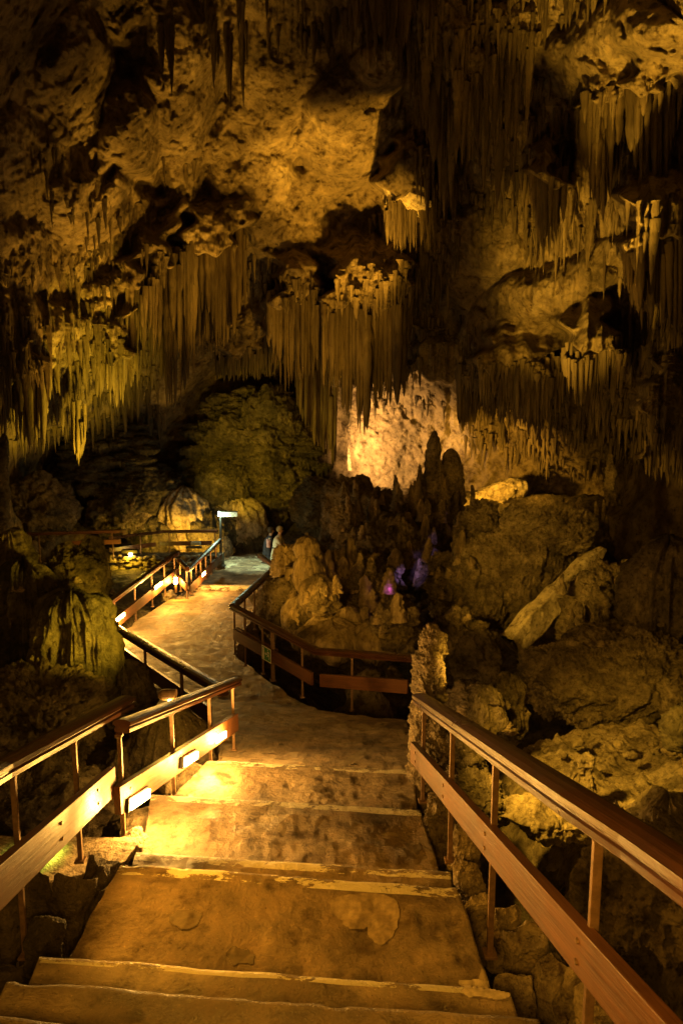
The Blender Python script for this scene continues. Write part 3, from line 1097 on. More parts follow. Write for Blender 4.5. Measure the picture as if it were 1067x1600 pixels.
# tiny grey lines of lettering that cannot be read
mb = MB()
for r in range(2):
    x0 = 4
    for wd in (5, 3, 6, 4) if r == 0 else (7, 4, 5):
        mb.box(pt + Vector(((x0 + wd / 2) * m_, -.072, (-3.2 - 2.6 * r) * m_)), (wd * m_ * .8, .006, .7 * m_))
        x0 += wd + 1
mb.build('lettering', M['greybox'], root)

# violet lamp in the pit and the light it throws
p = P(607, 922, 13.7)
root = tag(empty('floodlight', p), 'tiny violet floodlight glowing in the dark pit', 'floodlight')
MB().tube(p, p + Vector((0, .12, 0)), .05, .06, 14).build('housing', M['dark'], root)
MB().tube(p + Vector((0, -.03, 0)), p + Vector((0, -.001, 0)), .035, .035, 14).build('lens', M['violet'], root)
lamp('POINT', p + Vector((0, -.15, .05)), .3, (.8, .15, .9), None, .04, name='flood_glow', parent=root)
lamp('SPOT', P(612, 905, 13.9), 55, (.50, .30, 1.0), P(652, 893, 17.3), .05, 17, .4)
lamp('SPOT', P(650, 890, 16.5), 18, (.6, .35, .9), P(705, 830, 19), .05, 25, .5)

# green light on the ledge under the nearest left board
p = P(75, 1300, yd(75, 1300, 4.5))
lamp('SPOT', p, 8, (.72, 1.0, .09), P(60, 1362, yd(60, 1362, 4.5)), .05, 110, .7)

# exit sign on the board of the middle railing
A = P(495, 1014, yd(495, 1014, 11.0)); B = P(363, 945, yd(363, 945, 12.8))
top_ = [(495, 1014, yd(495, 1014, 11.0)), (363, 945, yd(363, 945, 12.8))]
c = lerp_px(top_, 423.5) - Vector((0, 0, .42 + .085))
d = (A - B).normalized()
h = Vector((d.y, -d.x, 0)).normalized()
if h.y > 0:
    h = -h
up = Vector((0, 0, 1))
dh = Vector((d.x, d.y, 0)).normalized()
slope = d.z / math.hypot(d.x, d.y)
c = c + h * .105
root = tag(empty('exit_sign', c), 'green and white exit sign with running man and arrow on the railing board', 'sign')


def on_sign(u, v, out):
    "u right 0..1, v up 0..1 of the 0.24 m x 0.24 m plate, sheared along the board slope"
    return c + d * ((u - .5) * .27) + up * ((v - .5) * .255) + h * out


def sign_poly(name, pts, out, mat, parent, th=.003):
    n = len(pts)
    V = [on_sign(u, v, out) for u, v in pts] + [on_sign(u, v, out - th) for u, v in pts]
    Fc = [list(range(n)), list(range(2 * n - 1, n - 1, -1))] + [[k, (k + 1) % n, n + (k + 1) % n, n + k] for k in range(n)]
    return mesh_np(name, V, Fc, mat, parent, smooth=False)


sign_poly('plate', [(0, 0), (1, 0), (1, 1), (0, 1)], .006, M['white'], root, .006)
sign_poly('green_field', [(.06, .07), (.94, .07), (.94, .93), (.06, .93)], .0085, M['green'], root, .002)
sg = root
sign_poly('door_symbol', [(.10, .10), (.30, .10), (.30, .90), (.10, .90)], .011, M['white'], sg, .002)
sign_poly('arrow_symbol', [(.36, .52), (.47, .66), (.47, .57), (.60, .57), (.60, .47), (.47, .47), (.47, .38)], .011, M['white'], sg, .002)
sign_poly('running_man_symbol', [(.66, .72), (.72, .78), (.80, .74), (.88, .62), (.84, .60), (.79, .66), (.77, .55), (.88, .40), (.84, .22), (.79, .22), (.82, .38),
                                 (.72, .46), (.66, .34), (.56, .34), (.56, .38), (.63, .40), (.69, .54), (.71, .66), (.64, .60), (.60, .64)], .011, M['white'], sg, .002)
sign_poly('head_symbol', [(.68 + .045 * math.cos(t), .85 + .045 * math.sin(t)) for t in np.linspace(0, 5.6, 9)], .011, M['white'], sg, .002)


# ------------------------------------------------------------------ hanging curtains
def curtain(px0, px1, ytop, ybot, Y, label, seed=1, rad=(4.5, 2.5), mat=None, lean=0, rag=.25, name='stalactite_curtain', Y2=None, layers=2):
    """organ-pipe drapery: a row of uneven hanging pipes fused to a ragged sheet.
    ytop / ybot: lists [(px, py), ...]"""
    rg = np.random.default_rng(seed)
    Y2 = Y if Y2 is None else Y2
    tx, ty = zip(*ytop)
    bx, by = zip(*ybot)
    mid = (px0 + px1) / 2
    c0 = P(mid, np.interp(mid, tx, ty), (Y + Y2) / 2)
    Vs, Fs, off = [], [], 0
    for layer in range(layers):
        x = px0 + rg.uniform(0, 3)
        while x < px1:
            r_px = rg.uniform(rad[1], rad[0]) * rg.choice([.5, .65, .8, 1.05])
            f = (x - px0) / max(1, px1 - px0)
            Yd = Y * (1 - f) + Y2 * f + layer * .22 + .12 * math.sin(x * .13 + layer) + rg.uniform(-.06, .06)
            y0 = np.interp(x, tx, ty) - 12 + rg.uniform(-26, 16)
            yb = np.interp(x, bx, by)
            yb = yb - (yb - y0) * rag * min(1.6, abs(rg.normal(0, .8))) * (1 if layer == 0 else .9)
            a = P(x, y0, Yd)
            b_ = P(x + lean * (yb - y0) / 100, yb, Yd)
            m = mpp(x, y0, Yd)
            r = r_px * m
            nv, nu = max(10, int((yb - y0) / 7)), 9
            t = np.linspace(0, 1, nv)[:, None]
            an = np.linspace(0, 2 * math.pi, nu, endpoint=False)[None, :]
            tap = rg.uniform(.35, 1.0)
            prof = r * (1.25 - tap * t ** rg.uniform(.8, 2.2)) * np.sqrt(np.clip(1.0 - t ** 7, 0.0, 1)) * rg.uniform(.8, 1.1)
            n = vnoise(np.stack([t[:, 0] * (yb - y0) / 14, t[:, 0] * 0 + x * 1.7, t[:, 0] * 0 + layer], -1), seed)[:, None]
            prof = prof * (1 + .22 * n)
            ax = np.array(b_ - a)
            L = ax[2]
            V = np.stack([prof * np.cos(an) * 1.1 + ax[0] * t, prof * np.sin(an) * 1.3 + ax[1] * t, ax[2] * t * np.ones_like(an)], -1) + np.array(a - c0)
            Vs.append(V.reshape(-1, 3))
            Fs.append(grid_faces(nv, nu, True) + off)
            off += nv * nu
            x += r_px * rg.uniform(.9, 1.6)
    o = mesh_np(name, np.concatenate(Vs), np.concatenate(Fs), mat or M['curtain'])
    o.location = c0
    return tag(o, label, 'stalactites')


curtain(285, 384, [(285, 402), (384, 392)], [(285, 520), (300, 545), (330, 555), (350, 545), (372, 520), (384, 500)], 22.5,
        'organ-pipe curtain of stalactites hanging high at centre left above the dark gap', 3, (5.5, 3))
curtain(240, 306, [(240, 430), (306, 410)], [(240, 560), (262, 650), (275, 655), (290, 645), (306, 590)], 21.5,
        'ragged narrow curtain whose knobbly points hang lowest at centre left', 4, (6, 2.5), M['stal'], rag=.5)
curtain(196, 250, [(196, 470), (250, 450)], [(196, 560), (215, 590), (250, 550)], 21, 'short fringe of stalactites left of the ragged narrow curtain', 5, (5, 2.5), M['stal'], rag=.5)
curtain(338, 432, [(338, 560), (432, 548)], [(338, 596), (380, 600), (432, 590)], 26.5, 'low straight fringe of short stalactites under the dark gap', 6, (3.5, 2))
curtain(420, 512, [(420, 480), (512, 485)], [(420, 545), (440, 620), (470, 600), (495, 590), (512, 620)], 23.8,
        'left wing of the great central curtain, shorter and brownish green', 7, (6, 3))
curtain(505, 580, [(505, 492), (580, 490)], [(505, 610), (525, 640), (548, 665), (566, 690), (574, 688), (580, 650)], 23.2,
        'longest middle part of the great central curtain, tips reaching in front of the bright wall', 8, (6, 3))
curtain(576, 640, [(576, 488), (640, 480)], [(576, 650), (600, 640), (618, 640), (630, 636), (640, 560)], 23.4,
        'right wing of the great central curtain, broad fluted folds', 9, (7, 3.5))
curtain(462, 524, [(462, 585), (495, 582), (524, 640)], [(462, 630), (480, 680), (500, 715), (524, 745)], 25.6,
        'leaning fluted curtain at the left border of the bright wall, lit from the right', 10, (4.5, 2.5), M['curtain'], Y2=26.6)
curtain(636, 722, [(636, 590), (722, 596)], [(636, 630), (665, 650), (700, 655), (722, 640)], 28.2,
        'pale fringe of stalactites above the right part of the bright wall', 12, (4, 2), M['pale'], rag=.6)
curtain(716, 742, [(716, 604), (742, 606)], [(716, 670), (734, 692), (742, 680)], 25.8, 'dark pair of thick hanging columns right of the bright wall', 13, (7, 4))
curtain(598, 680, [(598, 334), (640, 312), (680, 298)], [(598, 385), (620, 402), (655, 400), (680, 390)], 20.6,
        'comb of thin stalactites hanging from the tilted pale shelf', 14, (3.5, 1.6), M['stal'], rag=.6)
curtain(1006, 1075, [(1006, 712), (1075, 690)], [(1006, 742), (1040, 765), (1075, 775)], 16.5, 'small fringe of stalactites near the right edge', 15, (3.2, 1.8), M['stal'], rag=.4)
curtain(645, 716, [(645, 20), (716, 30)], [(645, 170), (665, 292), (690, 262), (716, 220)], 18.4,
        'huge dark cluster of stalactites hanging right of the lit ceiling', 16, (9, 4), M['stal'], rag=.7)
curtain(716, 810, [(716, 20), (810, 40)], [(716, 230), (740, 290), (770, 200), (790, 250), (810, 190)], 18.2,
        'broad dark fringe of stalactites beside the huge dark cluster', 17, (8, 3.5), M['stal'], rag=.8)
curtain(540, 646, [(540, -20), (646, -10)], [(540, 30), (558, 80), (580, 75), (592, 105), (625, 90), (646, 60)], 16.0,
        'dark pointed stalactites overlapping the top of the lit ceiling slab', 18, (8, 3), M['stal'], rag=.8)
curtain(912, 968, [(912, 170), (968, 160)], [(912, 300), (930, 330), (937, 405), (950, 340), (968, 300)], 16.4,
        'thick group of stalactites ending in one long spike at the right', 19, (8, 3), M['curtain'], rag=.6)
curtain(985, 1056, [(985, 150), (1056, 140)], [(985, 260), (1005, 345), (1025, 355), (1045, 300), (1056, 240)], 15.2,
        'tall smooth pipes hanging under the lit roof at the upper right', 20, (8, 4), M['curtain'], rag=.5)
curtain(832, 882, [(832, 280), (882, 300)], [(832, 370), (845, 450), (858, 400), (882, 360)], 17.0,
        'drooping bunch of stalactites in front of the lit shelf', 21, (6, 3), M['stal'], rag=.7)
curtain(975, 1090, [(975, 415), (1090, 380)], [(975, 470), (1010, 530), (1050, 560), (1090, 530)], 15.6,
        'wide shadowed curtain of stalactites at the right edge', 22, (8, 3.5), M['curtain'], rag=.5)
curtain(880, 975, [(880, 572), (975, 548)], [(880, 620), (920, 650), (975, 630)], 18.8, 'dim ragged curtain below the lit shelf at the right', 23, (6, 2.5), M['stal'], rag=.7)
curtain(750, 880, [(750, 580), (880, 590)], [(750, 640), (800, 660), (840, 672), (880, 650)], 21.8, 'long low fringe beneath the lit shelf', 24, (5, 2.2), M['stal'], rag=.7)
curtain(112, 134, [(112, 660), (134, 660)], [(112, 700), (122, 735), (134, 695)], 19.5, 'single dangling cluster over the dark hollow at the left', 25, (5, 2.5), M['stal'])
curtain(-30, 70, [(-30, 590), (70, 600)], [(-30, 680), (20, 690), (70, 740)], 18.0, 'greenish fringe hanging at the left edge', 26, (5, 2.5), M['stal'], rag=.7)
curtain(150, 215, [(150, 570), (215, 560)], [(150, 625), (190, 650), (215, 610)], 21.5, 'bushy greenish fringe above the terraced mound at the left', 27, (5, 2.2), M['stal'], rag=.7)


# ------------------------------------------------------------------ single stalactites and the small ones
def cone_mesh(seed, n=9, rings=12, wob=.25):
    rg = np.random.default_rng(seed)
    t = np.linspace(0, 1, rings)[:, None]
    a = np.linspace(0, 2 * math.pi, n, endpoint=False)[None, :]
    fl = 1 + .16 * np.cos(a * rg.integers(2, 4) + rg.uniform(0, 6)) + .08 * rg.normal(size=(1, n))
    r = (1 - t) ** rg.uniform(.55, 1.1) * (1 + wob * rg.normal(size=(rings, 1)) * .5) * fl
    r = np.clip(r, .03, 2)
    bend = rg.uniform(-.6, .6)
    V = np.stack([r * np.cos(a) + bend * t * t, r * np.sin(a), -t * np.ones_like(r)], -1)
    return V.reshape(-1, 3), grid_faces(rings, n, True)


VARIANTS = [cone_mesh(100 + k) for k in range(10)]
SMALL = [  # px range, py range, count, length px range, radius px range
    (0, 260, 470, 690, 900, (14, 60), (2, 5)), (0, 200, 380, 480, 200, (10, 40), (2, 5)),
    (230, 430, 380, 560, 260, (12, 50), (2, 5)), (400, 660, 430, 500, 260, (15, 55), (2, 5)),
    (640, 840, 40, 330, 500, (15, 80), (2, 6)), (820, 1067, 120, 480, 480, (12, 70), (2, 5)),
    (940, 1067, 420, 680, 450, (20, 80), (2.5, 6)), (720, 1000, 560, 700, 950, (10, 50), (2, 5)),
    (560, 720, 310, 470, 260, (12, 55), (2, 5)), (640, 760, 470, 620, 260, (12, 55), (2, 5)),
    (480, 700, -30, 60, 120, (25, 90), (3, 7)), (300, 480, -30, 60, 40, (25, 90), (3, 6)),
    (60, 320, 180, 460, 160, (12, 60), (2, 5)), (660, 1000, -40, 60, 220, (20, 80), (3, 6)),
    (550, 720, 560, 640, 160, (8, 30), (1.5, 4)), (840, 1000, 660, 740, 200, (10, 40), (2, 4)),
]


def build_small():
    rg = np.random.default_rng(5)
    Vs, Fs, off = [], [], 0
    for (x0, x1, y0, y1, n, ln, rr) in SMALL:
        px = rg.uniform(x0, x1, n)
        py = rg.uniform(y0, y1, n)
        cl = vnoise(np.stack([px * .03, py * .05, px * 0], -1), 3)
        keep = cl > rg.uniform(-.7, .5, n)
        for (ex, ey, erx, ery) in ((850, 475, 150, 80), (545, 190, 90, 140), (970, 60, 120, 65), (760, 440, 60, 70), (280, 140, 60, 120), (200, 220, 60, 90)):
            keep &= ((px - ex) / erx) ** 2 + ((py - ey) / ery) ** 2 > rg.uniform(.7, 1.2, n)
        px, py = px[keep], py[keep]
        D = shell_point_depth(px, py)
        for i in range(len(px)):
            k = rg.integers(0, len(VARIANTS))
            V, Fc = VARIANTS[k]
            m = mpp(px[i], py[i], D[i])
            L = rg.uniform(*ln) * rg.uniform(.5, 1) * m
            r = rg.uniform(*rr) * m
            an = rg.uniform(0, 6.28)
            v = V * np.array([r, r, L])
            v = np.stack([v[:, 0] * math.cos(an) - v[:, 1] * math.sin(an), v[:, 0] * math.sin(an) + v[:, 1] * math.cos(an), v[:, 2]], -1)
            p0 = P(px[i], py[i], D[i] - .03)
            Vs.append(v + np.array(p0))
            Fs.append(Fc + off)
            off += len(V)
    o = mesh_np('small_stalactites', np.concatenate(Vs), np.concatenate(Fs), M['stal'])
    tag(o, 'dense growth of small tan stalactites covering the cave ceiling and upper walls', 'stalactites', kind='stuff')


build_small()

VM = []
for V, Fc in [cone_mesh(300 + k, 14, 26, .16) for k in range(8)]:
    me_o = mesh_np('stalactite', V, Fc, M['stal'])
    VM.append(me_o.data)
    bpy.data.objects.remove(me_o)
SINGLE = [  # region, count, length px, radius px, label, group
    ((20, 240), (490, 620), 34, (35, 75), (4, 7), 'tapering greenish stalactite in the crowded fringe at the left', 'stalactites of the left fringe'),
    ((650, 830), (60, 250), 34, (60, 150), (5, 10), 'dark spear-like stalactite hanging right of the lit ceiling', 'dark stalactites right of the lit ceiling'),
    ((830, 1060), (150, 350), 34, (50, 130), (4, 8), 'long tan stalactite hanging in the upper right of the cavern', 'long stalactites at the upper right'),
    ((740, 980), (560, 640), 30, (30, 70), (4, 6), 'short brown stalactite in the row below the lit shelf', 'stalactites below the lit shelf'),
    ((250, 420), (20, 60), 8, (50, 120), (4, 7), 'dark thin stalactite hanging from the roof at upper left', 'stalactites of the upper left roof'),
    ((560, 700), (350, 450), 16, (40, 80), (4, 6), 'slim stalactite hanging below the tilted shelf', 'stalactites below the tilted shelf'),
]
rg = np.random.default_rng(77)
for (xr_, yr_, n, ln, rr, lb, grp) in SINGLE:
    for i in range(n):
        px_, py_ = rg.uniform(*xr_), rg.uniform(*yr_)
        D = float(shell_point_depth(np.array([px_]), np.array([py_]))[0])
        m = mpp(px_, py_, D)
        o = bpy.data.objects.new('stalactite', VM[int(rg.integers(0, 8))])
        COL.objects.link(o)
        o.location = P(px_, py_, D - .05)
        r = rg.uniform(*rr) * m
        o.scale = (r, r, rg.uniform(*ln) * m)
        o.rotation_euler = (0, 0, rg.uniform(0, 6.28))
        tag(o, lb, 'stalactite', grp)

# tilted pale shelf over the comb
rock('rock_shelf', 640, 312, 92, 26, 20.8, 'block', M['slab'], 'tilted pale slab of rock from which a comb of stalactites hangs', 'rock shelf', dr=.9, roll=25, amp=.6)
stalagmite(4, 676, 835, 22, 15.5, 'pale ribbed column standing at the very left edge', M['flow'], seed=4, tip=.8, flare=.2, name='column', cat='column')

# ------------------------------------------------------------------ rocks and flowstone
F_, K, G_, D_ = M['flow'], M['knob'], M['rock'], M['flow']


def scallop_mound(label, poly, Yf, n, seed, wr=(20, 52), core=None):
    "flowstone built of many overlapping scalloped shelves stepping down the slope"
    rg = np.random.default_rng(seed)
    xs, ys = [q[0] for q in poly], [q[1] for q in poly]
    cx, cy = sum(xs) / len(xs), sum(ys) / len(ys)
    c0 = P(cx, cy, Yf(cx, cy))
    Vs, Fs, off, made = [], [], 0, 0
    base = sphere_grid(34, 20)
    while made < n:
        x, y = rg.uniform(min(xs), max(xs)), rg.uniform(min(ys), max(ys))
        c = False
        for (x1, y1), (x2, y2) in zip(poly, poly[1:] + poly[:1]):
            if (y1 > y) != (y2 > y) and x < (x2 - x1) * (y - y1) / (y2 - y1) + x1:
                c = not c
        if not c:
            continue
        made += 1
        Yd = Yf(x, y) + rg.uniform(-.12, .12)
        m = mpp(x, y, Yd)
        w = rg.uniform(*wr) * m / 2
        h = w * rg.uniform(.22, .42)
        q = base + made * 3.1
        d = base * (1 + fbm(q * 1.6, 3, seed)[..., None] * .35)
        az = np.arctan2(base[..., 1], base[..., 0])
        low = np.clip(-base[..., 2], 0, 1)
        fringe = (1 - np.abs(vnoise(np.stack([np.cos(az) * 5 + made, np.sin(az) * 5, az * 0], -1), seed))) ** 2
        p = d * np.array([w, w * .8, h])
        p[..., :2] *= (1 - .45 * low)[..., None]
        p[..., 2] -= low * fringe * h * 1.3
        p[..., 2] += fbm(q * 4, 2, seed) * h * .25
        Vs.append(p.reshape(-1, 3) + np.array(P(x, y, Yd) - c0))
        Fs.append(grid_faces(20, 34, True) + off)
        off += 680
    o = mesh_np('flowstone_mound', np.concatenate(Vs), np.concatenate(Fs), F_)
    o.location = c0
    tag(o, label, 'flowstone')
    if core:
        k = rock('core', *core, 'rough', F_, '', parent=o)
        k.matrix_parent_inverse = Matrix.Identity(4)
        k.location = k.location - c0
    return o


scallop_mound('great terraced flowstone mound left of the bright wall', [(296, 650), (345, 618), (392, 596), (432, 598), (455, 655), (500, 715), (528, 770), (500, 800), (400, 800), (330, 790), (285, 770)],
              lambda x, y: 27.2 - (y - 600) * .0085 + abs(x - 420) * .004, 330, 5, (18, 46), (405, 745, 170, 230, 27.4))
scallop_mound('layered flowstone shelf below the bushy green fringe at the left', [(95, 680), (150, 655), (215, 660), (240, 700), (225, 760), (150, 780), (100, 760)],
              lambda x, y: 25.2 - (y - 650) * .009, 120, 6, (18, 44), (165, 725, 120, 110, 25.6))
rock('flowstone_mound', 225, 770, 130, 80, 24.8, 'flow', F_, 'low rounded flowstone behind the far walkway', 'flowstone', dr=.8)
rock('flowstone_mound', 345, 770, 90, 80, 25.6, 'flow', F_, 'small flowstone dome above the lit sign', 'flowstone')
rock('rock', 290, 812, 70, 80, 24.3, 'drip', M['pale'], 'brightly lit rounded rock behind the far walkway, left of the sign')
rock('rock', 245, 838, 60, 50, 24.1, 'drip', F_, 'ribbed rock lit behind the dark far railing')
rock('rock', 332, 835, 80, 60, 24.3, 'drip', F_, 'smooth brown rock behind the sign pole')
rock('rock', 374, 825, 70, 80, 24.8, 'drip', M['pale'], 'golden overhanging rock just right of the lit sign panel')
rock('rock', 384, 862, 60, 70, 24.6, 'drip', F_, 'tapering brown rock foot under the golden overhang')
rock('rock', 353, 872, 26, 56, 23.4, 'rough', M['pale'], 'pale cone of rock right behind the sign pole', taper=-.5)
rock('rock', 366, 880, 22, 26, 23.0, 'block', M['slab'], 'small leaning slab by the foot of the pale cone', roll=30)
rock('rock', 200, 805, 110, 60, 24.6, 'knob', K, 'dark knobbly outcrop above the far walkway')
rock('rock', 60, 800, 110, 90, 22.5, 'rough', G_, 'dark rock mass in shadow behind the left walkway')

# dry stone wall under the far walkway: every stone in one built wall
rg = np.random.default_rng(9)
Vs, Fs, off = [], [], 0
cw = P(255, 884, 21.0)
for i in range(230):
    px_, py_ = rg.uniform(150, 345), rg.uniform(868, 900)
    if py_ > 880 and px_ > 330:
        continue
    c = P(px_, py_, 20.6 + rg.uniform(-.05, .15) + (px_ - 150) * .004)
    d = sphere_grid(10, 8)
    s = rg.uniform(.05, .12)
    p = d * np.array([s * rg.uniform(1.1, 1.9), s, s * rg.uniform(.5, .8)])
    p = p * (1 + .25 * vnoise(d * 1.5 + i * 7.1, 3))[..., None]
    Vs.append(p.reshape(-1, 3) + np.array(c - cw)); Fs.append(grid_faces(8, 10, True) + off); off += 80
p0 = P(150, 884, 20.9) - cw; p1 = P(345, 884, 21.6) - cw
o = mesh_np('dry_stone_wall', np.concatenate(Vs), np.concatenate(Fs), M['wallstone'])
o.location = cw
tag(o, 'low dry stone wall in the light beneath the far walkway', 'wall')
bk = MB().box(P(247, 892, 21.6), (4.2, .6, 1.1)).build('core', M['ground'], o)

# far walkway deck
A = P(40, 874, 22.4)
o = MB().box(Vector((-7.0, 22.3, -4.93)), (10.5, 2.2, .16)).build('walkway', M['path'], None, bevel=.02)
tag(o, kind='structure')

# boulders left of the path
rock('flowstone_column', 45, 1010, 100, 240, 8.2, 'drip', D_, 'tall dark green draped column at the left with a knobbly top', 'flowstone', dr=.8, res=1.2)
rock('flowstone_column', 118, 1015, 105, 170, 7.8, 'drip', D_, 'draped flowstone block with pale vertical runs, left of the dark railing', 'flowstone', res=1.4)
rock('rock', 116, 905, 62, 96, 9.0, 'knob', K, 'knobbly greenish rock standing above the draped block', taper=.3)
rock('rock', 142, 905, 40, 120, 9.4, 'drip', K, 'narrow dark rock fin beside the knobbly greenish rock')
rock('rock', 18, 885, 56, 100, 8.6, 'drip', K, 'rusty orange rock cut off by the left edge')
rock('rock', 52, 925, 36, 50, 8.4, 'rough', K, 'small pale knob on top of the tall green column')
rock('rock', 172, 1000, 24, 62, 9.0, 'drip', K, 'small rounded rock against the end of the dark railing')
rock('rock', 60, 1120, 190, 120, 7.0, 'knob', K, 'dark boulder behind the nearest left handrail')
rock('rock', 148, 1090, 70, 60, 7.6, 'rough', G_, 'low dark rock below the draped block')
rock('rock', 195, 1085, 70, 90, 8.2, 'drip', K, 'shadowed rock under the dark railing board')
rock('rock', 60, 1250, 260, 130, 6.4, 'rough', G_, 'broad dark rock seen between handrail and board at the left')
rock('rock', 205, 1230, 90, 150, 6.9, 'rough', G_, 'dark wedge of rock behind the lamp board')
rock('rock', 268, 1185, 120, 150, 7.0, 'drip', M['ground'], 'smooth sloping olive rock behind the lamp board', yaw=20, amp=.5)
rock('rock', 292, 1222, 84, 46, yd(292, 1222, 6.35), 'drip', M['wallstone'], 'smooth concrete bank between the lamp board and the steps', amp=.4)
rock('rock', 236, 1296, 90, 54, yd(236, 1296, 5.35), 'drip', M['wallstone'], 'low bank under the nearest strip light', amp=.4)
rock('rock', 352, 1172, 30, 44, 7.75, 'rough', M['wallstone'], 'small upright stone at the foot of the lamp railing')
rock('rock', 300, 918, 14, 12, 17.6, 'rough', M['wallstone'], 'little stone beside the low step')
rock('rock', 262, 932, 22, 16, 17.5, 'rough', M['wallstone'], 'small pale stone pile at the foot of the post lamp')
MBc = MB().box(Pz(330, 920, -4.72) + Vector((.35, 0, .02)), (1.9, .22, .14)).build('kerb_stone', M['path'], None, bevel=.03)
tag(MBc, 'low worn kerb stone across the left of the path', 'kerb')

# ledge and rough wall at the bottom left
def ledge():
    root = empty('stone_ledge', P(90, 1360, 4.3))
    tag(root, 'flat stone ledge lit yellow green beneath the nearest left handrail', 'ledge')
    z = -2.86
    c = [Pz(-260, 1425, z), Pz(188, 1362, z), Pz(222, 1310, z), Pz(150, 1300, z), Pz(-300, 1300, z)]
    n = 90
    s = np.linspace(0, 1, n)[None, :, None]
    t = np.linspace(0, 1, 60)[:, None, None]
    a, b_, d_, e = (np.array(q)[None, None] for q in (c[0], c[1], c[2], c[4]))
    V = (a * (1 - s) + b_ * s) * (1 - t) + (e * (1 - s) + d_ * s) * t
    V[..., 1] += fbm(V * np.array([1.5, 0, 0]), 3, 7) * .12 * (1 - t[..., 0])
    V[..., 2] += fbm(V * 3, 4, 9) * .03
    low = V[:1].copy(); low[..., 2] -= .12; low[..., 1] -= .0
    low2 = V[:1].copy(); low2[..., 2] -= 1.0; low2[..., 1] += .15
    V = np.concatenate([low2, low, V])
    o = mesh_np('top', V.reshape(-1, 3), grid_faces(V.shape[0], n), M['wallstone'], root)
    return root


ledge()
for i, (px_, py_, w_, h_, d_, rl, lb) in enumerate((
        (-10, 1450, 110, 170, 3.9, 5, 'leftmost dark stone of the rough wall beside the lower steps'),
        (62, 1440, 66, 150, 3.9, -8, 'tall dark stone of the rough wall, under the second post'),
        (108, 1425, 60, 130, 4.0, 12, 'pointed dark stone of the rough wall close to the steps'),
        (142, 1400, 56, 110, 4.2, 20, 'dark stone of the rough wall touching the big tread'),
        (160, 1420, 40, 90, 4.1, 25, 'shadowed stone at the inner corner of the rough wall'),
        (172, 1362, 44, 36, 4.5, 0, 'crumbling pale rubble at the end of the ledge'),
        (206, 1322, 50, 40, 4.75, 0, 'crumbling rubble under the corner post'),
        (10, 1560, 80, 110, 3.2, -10, 'dark stone at the bottom left corner'),
        (70, 1500, 60, 110, 3.5, 10, 'low dark stone at the foot of the rough wall'))):
    rock('wall_stone', px_, py_, w_, h_, yd(px_, py_, d_), 'rough' if i in (5, 6) else 'block', M['wallstone'] if i in (5, 6) else M['rock'], lb, 'stone', roll=rl, amp=1.0, res=1.6)

# conduit and round fitting near the ledge
mb = MB()
pp = [P(50, 1334, yd(50, 1334, 4.65)), P(100, 1330, yd(100, 1330, 4.65)), P(150, 1326, yd(150, 1326, 4.7)), P(186, 1322, yd(186, 1322, 4.85))]
for a, b_ in zip(pp[:-1], pp[1:]):
    for k in range(14):
        q1, q2 = a.lerp(b_, k / 14), a.lerp(b_, (k + .6) / 14)
        mb.tube(q1, q2, .026, .026, 10).tube(q2, a.lerp(b_, (k + 1) / 14), .021, .021, 10)
tag(mb.build('conduit', M['pipe'], None, smooth=False), 'ribbed olive cable conduit lying on the ledge below the left handrail', 'conduit')

# right side: rock pillar and wall stones along the stairs
W_ = M['wallstone']
for (px_, py_, w_, h_, d_, st_, lb) in (
        (676, 1010, 36, 60, 6.6, 'knob', 'knobbly top of the rock pillar at the end of the right railing'),
        (672, 1062, 58, 100, 6.5, 'rough', 'pale jagged rock below the pillar top'),
        (662, 1130, 50, 130, 6.2, 'rough', 'pale jagged rock face at the right edge of the landing'),
        (672, 1215, 66, 130, 5.9, 'rough', 'rugged pale rock at the right end of the third step'),
        (684, 1290, 56, 110, 5.3, 'rough', 'pale rock beside the right railing, above the painted step edge')):
    rock('rock', px_, py_, w_, h_, yd(px_, py_, d_), st_, W_, lb, res=2.2, amp=.9)
for (px_, py_, w_, h_, d_, rl, lb) in (
        (722, 1350, 44, 110, 4.55, 14, 'narrow upright stone right of the painted step edge'),
        (738, 1400, 40, 120, 4.15, -18, 'leaning pale stone in the low wall right of the big tread'),
        (756, 1450, 44, 110, 3.9, -14, 'knobbly stone in the low wall behind the railing post'),
        (790, 1470, 38, 120, 3.75, 6, 'tall ribbed upright stone in the low wall'),
        (822, 1510, 62, 130, 3.55, -6, 'broad upright stone in the low wall, right of the ribbed one'),
        (856, 1550, 60, 120, 3.35, 12, 'triangular pale stone in the low wall'),
        (905, 1560, 66, 130, 3.25, 18, 'upright stone in the low wall under the wide board'),
        (950, 1600, 80, 110, 3.0, -8, 'lowest stone of the low wall at the bottom edge'),
        (800, 1560, 60, 90, 3.2, 0, 'small stone at the foot of the low wall')):
    rock('wall_stone', px_, py_, w_, h_, yd(px_, py_, d_), 'block', W_, lb, 'stone', roll=rl, res=1.9, amp=1.6, dr=.6)

